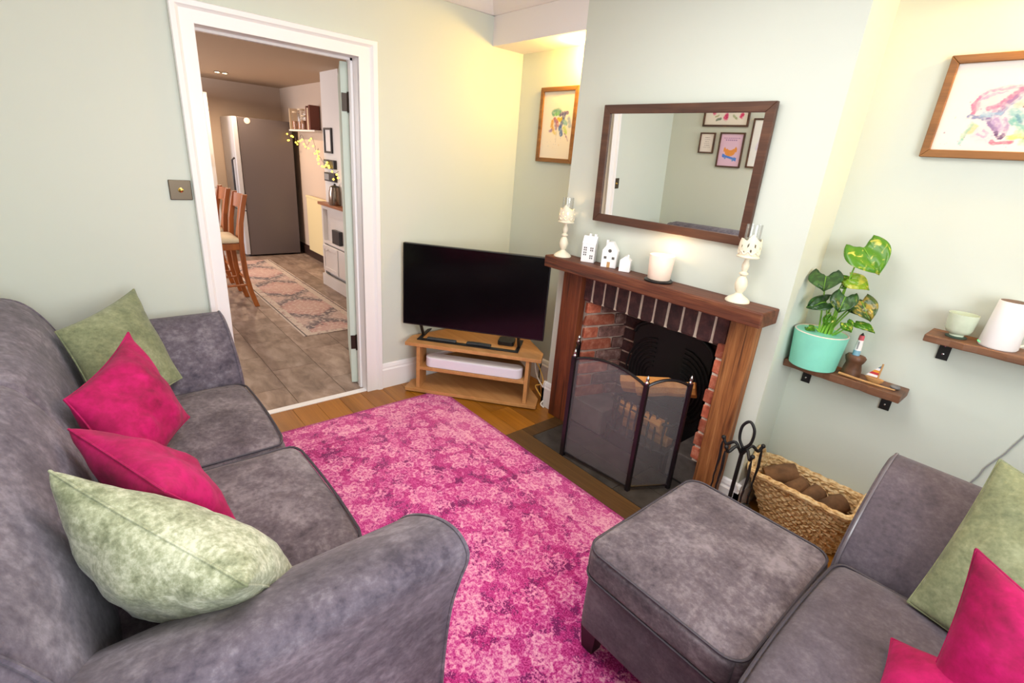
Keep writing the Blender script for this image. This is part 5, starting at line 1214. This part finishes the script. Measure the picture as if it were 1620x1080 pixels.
# fairy lights draped from the shelf to the pier
fy = thing('fairy_lights', 'string of glowing yellow fairy lights draped from the kitchen shelf to the pier', 'fairy lights', (-3.5, 2.3, 1.6))
Wp = [(-4.60, 2.36, 1.70), (-4.50, 2.36, 1.58), (-4.35, 2.36, 1.64), (-4.2, 2.36, 1.52), (-4.02, 2.36, 1.62), (-3.85, 2.36, 1.50), (-3.66, 2.36, 1.60), (-3.45, 2.33, 1.44), (-3.25, 2.28, 1.48), (-3.0, 2.19, 1.38), (-2.86, 2.15, 1.40), (-2.72, 2.155, 1.33), (-2.62, 2.155, 1.38), (-2.5, 2.155, 1.26), (-2.38, 2.16, 1.28)]
wp = catmull(Wp, 8); MB().tube(wp, .0018, 5).obj('wire', 'brass_dark', fy)
fm = None; rd = random.Random(9)
for i in range(3, len(wp), 3):
    p = wp[i]; q = (p[0] + rd.uniform(-.03, .03), p[1] - .006, p[2] - rd.uniform(.005, .06))
    if fm is None: o = MB().ball(q, .0105, n=10, m=8).obj('bulb', 'fairy', fy, smooth=True); fm = o.data
    else:
        o = bpy.data.objects.new('bulb', fm); COL.objects.link(o); o.parent = fy; o.location = Vector(q) - wloc(fy) - Vector((0, 0, .0125))
# bar stools
def stool(x, label):
    t = thing('bar_stool', label, 'stool', (x, 1.0, 0), 'bar stools along the kitchen counter')
    W2 = .185
    for sg in (-1, 1):
        MB().loft([[(x + sg * W2 + a * .019, y + b * .021, z) for a, b in ((-1, -1), (1, -1), (1, 1), (-1, 1))] for y, z in ((1.235, .0005), (1.195, .15), (1.165, .32), (1.155, .50), (1.155, .64), (1.17, .80), (1.20, .95), (1.225, 1.05))]).obj('back_leg', 'stoolwood', t, bevel=.004)
        MB().loft([[(x + sg * W2 + a * .018, y + b * .018, z) for a, b in ((-1, -1), (1, -1), (1, 1), (-1, 1))] for y, z in ((.78, .0005), (.81, .30), (.815, .60))]).obj('front_leg', 'stoolwood', t, bevel=.004)
        MB().tube([(x + sg * W2, .80, .22), (x + sg * W2, 1.19, .22)], .011, 8).obj('side_stretcher', 'stoolwood', t, smooth=True)
    MB().tube([(x - W2, 1.19, .25), (x + W2, 1.19, .25)], .011, 8).obj('stretcher', 'stoolwood', t, smooth=True)
    MB().tube([(x - W2, .805, .28), (x + W2, .805, .28)], .011, 8).obj('stretcher', 'stoolwood', t, smooth=True)
    MB().box(x - W2 - .01, x + W2 + .01, .80, 1.165, .555, .615).obj('seat_rail', 'stoolwood', t, bevel=.004)
    MB().soft(x - W2 - .02, x + W2 + .02, .785, 1.15, .616, .665, .022, .014, 10).obj('seat', 'seatcream', t, smooth=True)
    MB().loft([[(xx, y0, z0) for y0, z0 in ((1.185 + dy, .915), (1.210 + dy, .912), (1.232 + dy, 1.035), (1.207 + dy, 1.04))] for xx, dy in [(x + s * W2, .03 * (1 - s * s)) for s in np.linspace(-1, 1, 9)]]).obj('top_rail', 'stoolwood', t, smooth=True)
    MB().loft([[(xx, y0, z0) for y0, z0 in ((1.160, .63), (1.176, .63), (1.232, .93), (1.214, .93))] for xx in (x - .055, x + .055)]).obj('back_splat', 'stoolwood', t, bevel=.003)
    return t
st1 = stool(-2.42, 'nearer wooden bar stool with cream seat, its curved rear leg by the runner')
dup(st1, (-.62, 0, 0), 'farther wooden bar stool with cream seat, partly hidden by the nearer one')
kc = thing('tall_cupboard', 'tall white cupboard at the far left of the kitchen behind the stools', 'cupboard', (-4.95, 1.2, 0))
MB().box(-5.29, -4.78, 1.05, 1.50, .0005, 2.02).obj('carcass', 'kwhite', kc)
cd = MB().box(-4.78, -4.758, 1.055, 1.495, .90, 2.0).obj('door', 'kwhite', kc, bevel=.003)
MB().box(-4.758, -4.745, 1.44, 1.452, 1.15, 1.30).obj('handle', 'greyplastic', cd)
cd = MB().box(-4.78, -4.758, 1.055, 1.495, .08, .89).obj('door', 'kwhite', kc, bevel=.003)
MB().box(-4.758, -4.745, 1.44, 1.452, .70, .85).obj('handle', 'greyplastic', cd)
for x, y, lb in ((-4.30, 1.545, 'left ceiling downlight of the glowing pair in the kitchen'), (-4.31, 1.625, 'right ceiling downlight of the glowing pair in the kitchen')):
    t = thing('ceiling_downlight', lb, 'ceiling light', (x, y, KH - .012), 'downlights in the kitchen ceiling')
    MB().lathe([(.030, KH - .001), (.034, KH - .008), (.026, KH - .010)], x, y, 20).obj('bezel', 'chrome', t, smooth=True)
    MB().lathe([(.024, KH - .0095), (.022, KH - .0125), (.001, KH - .0135)], x, y, 20).obj('lamp', 'lamp', t, smooth=True)
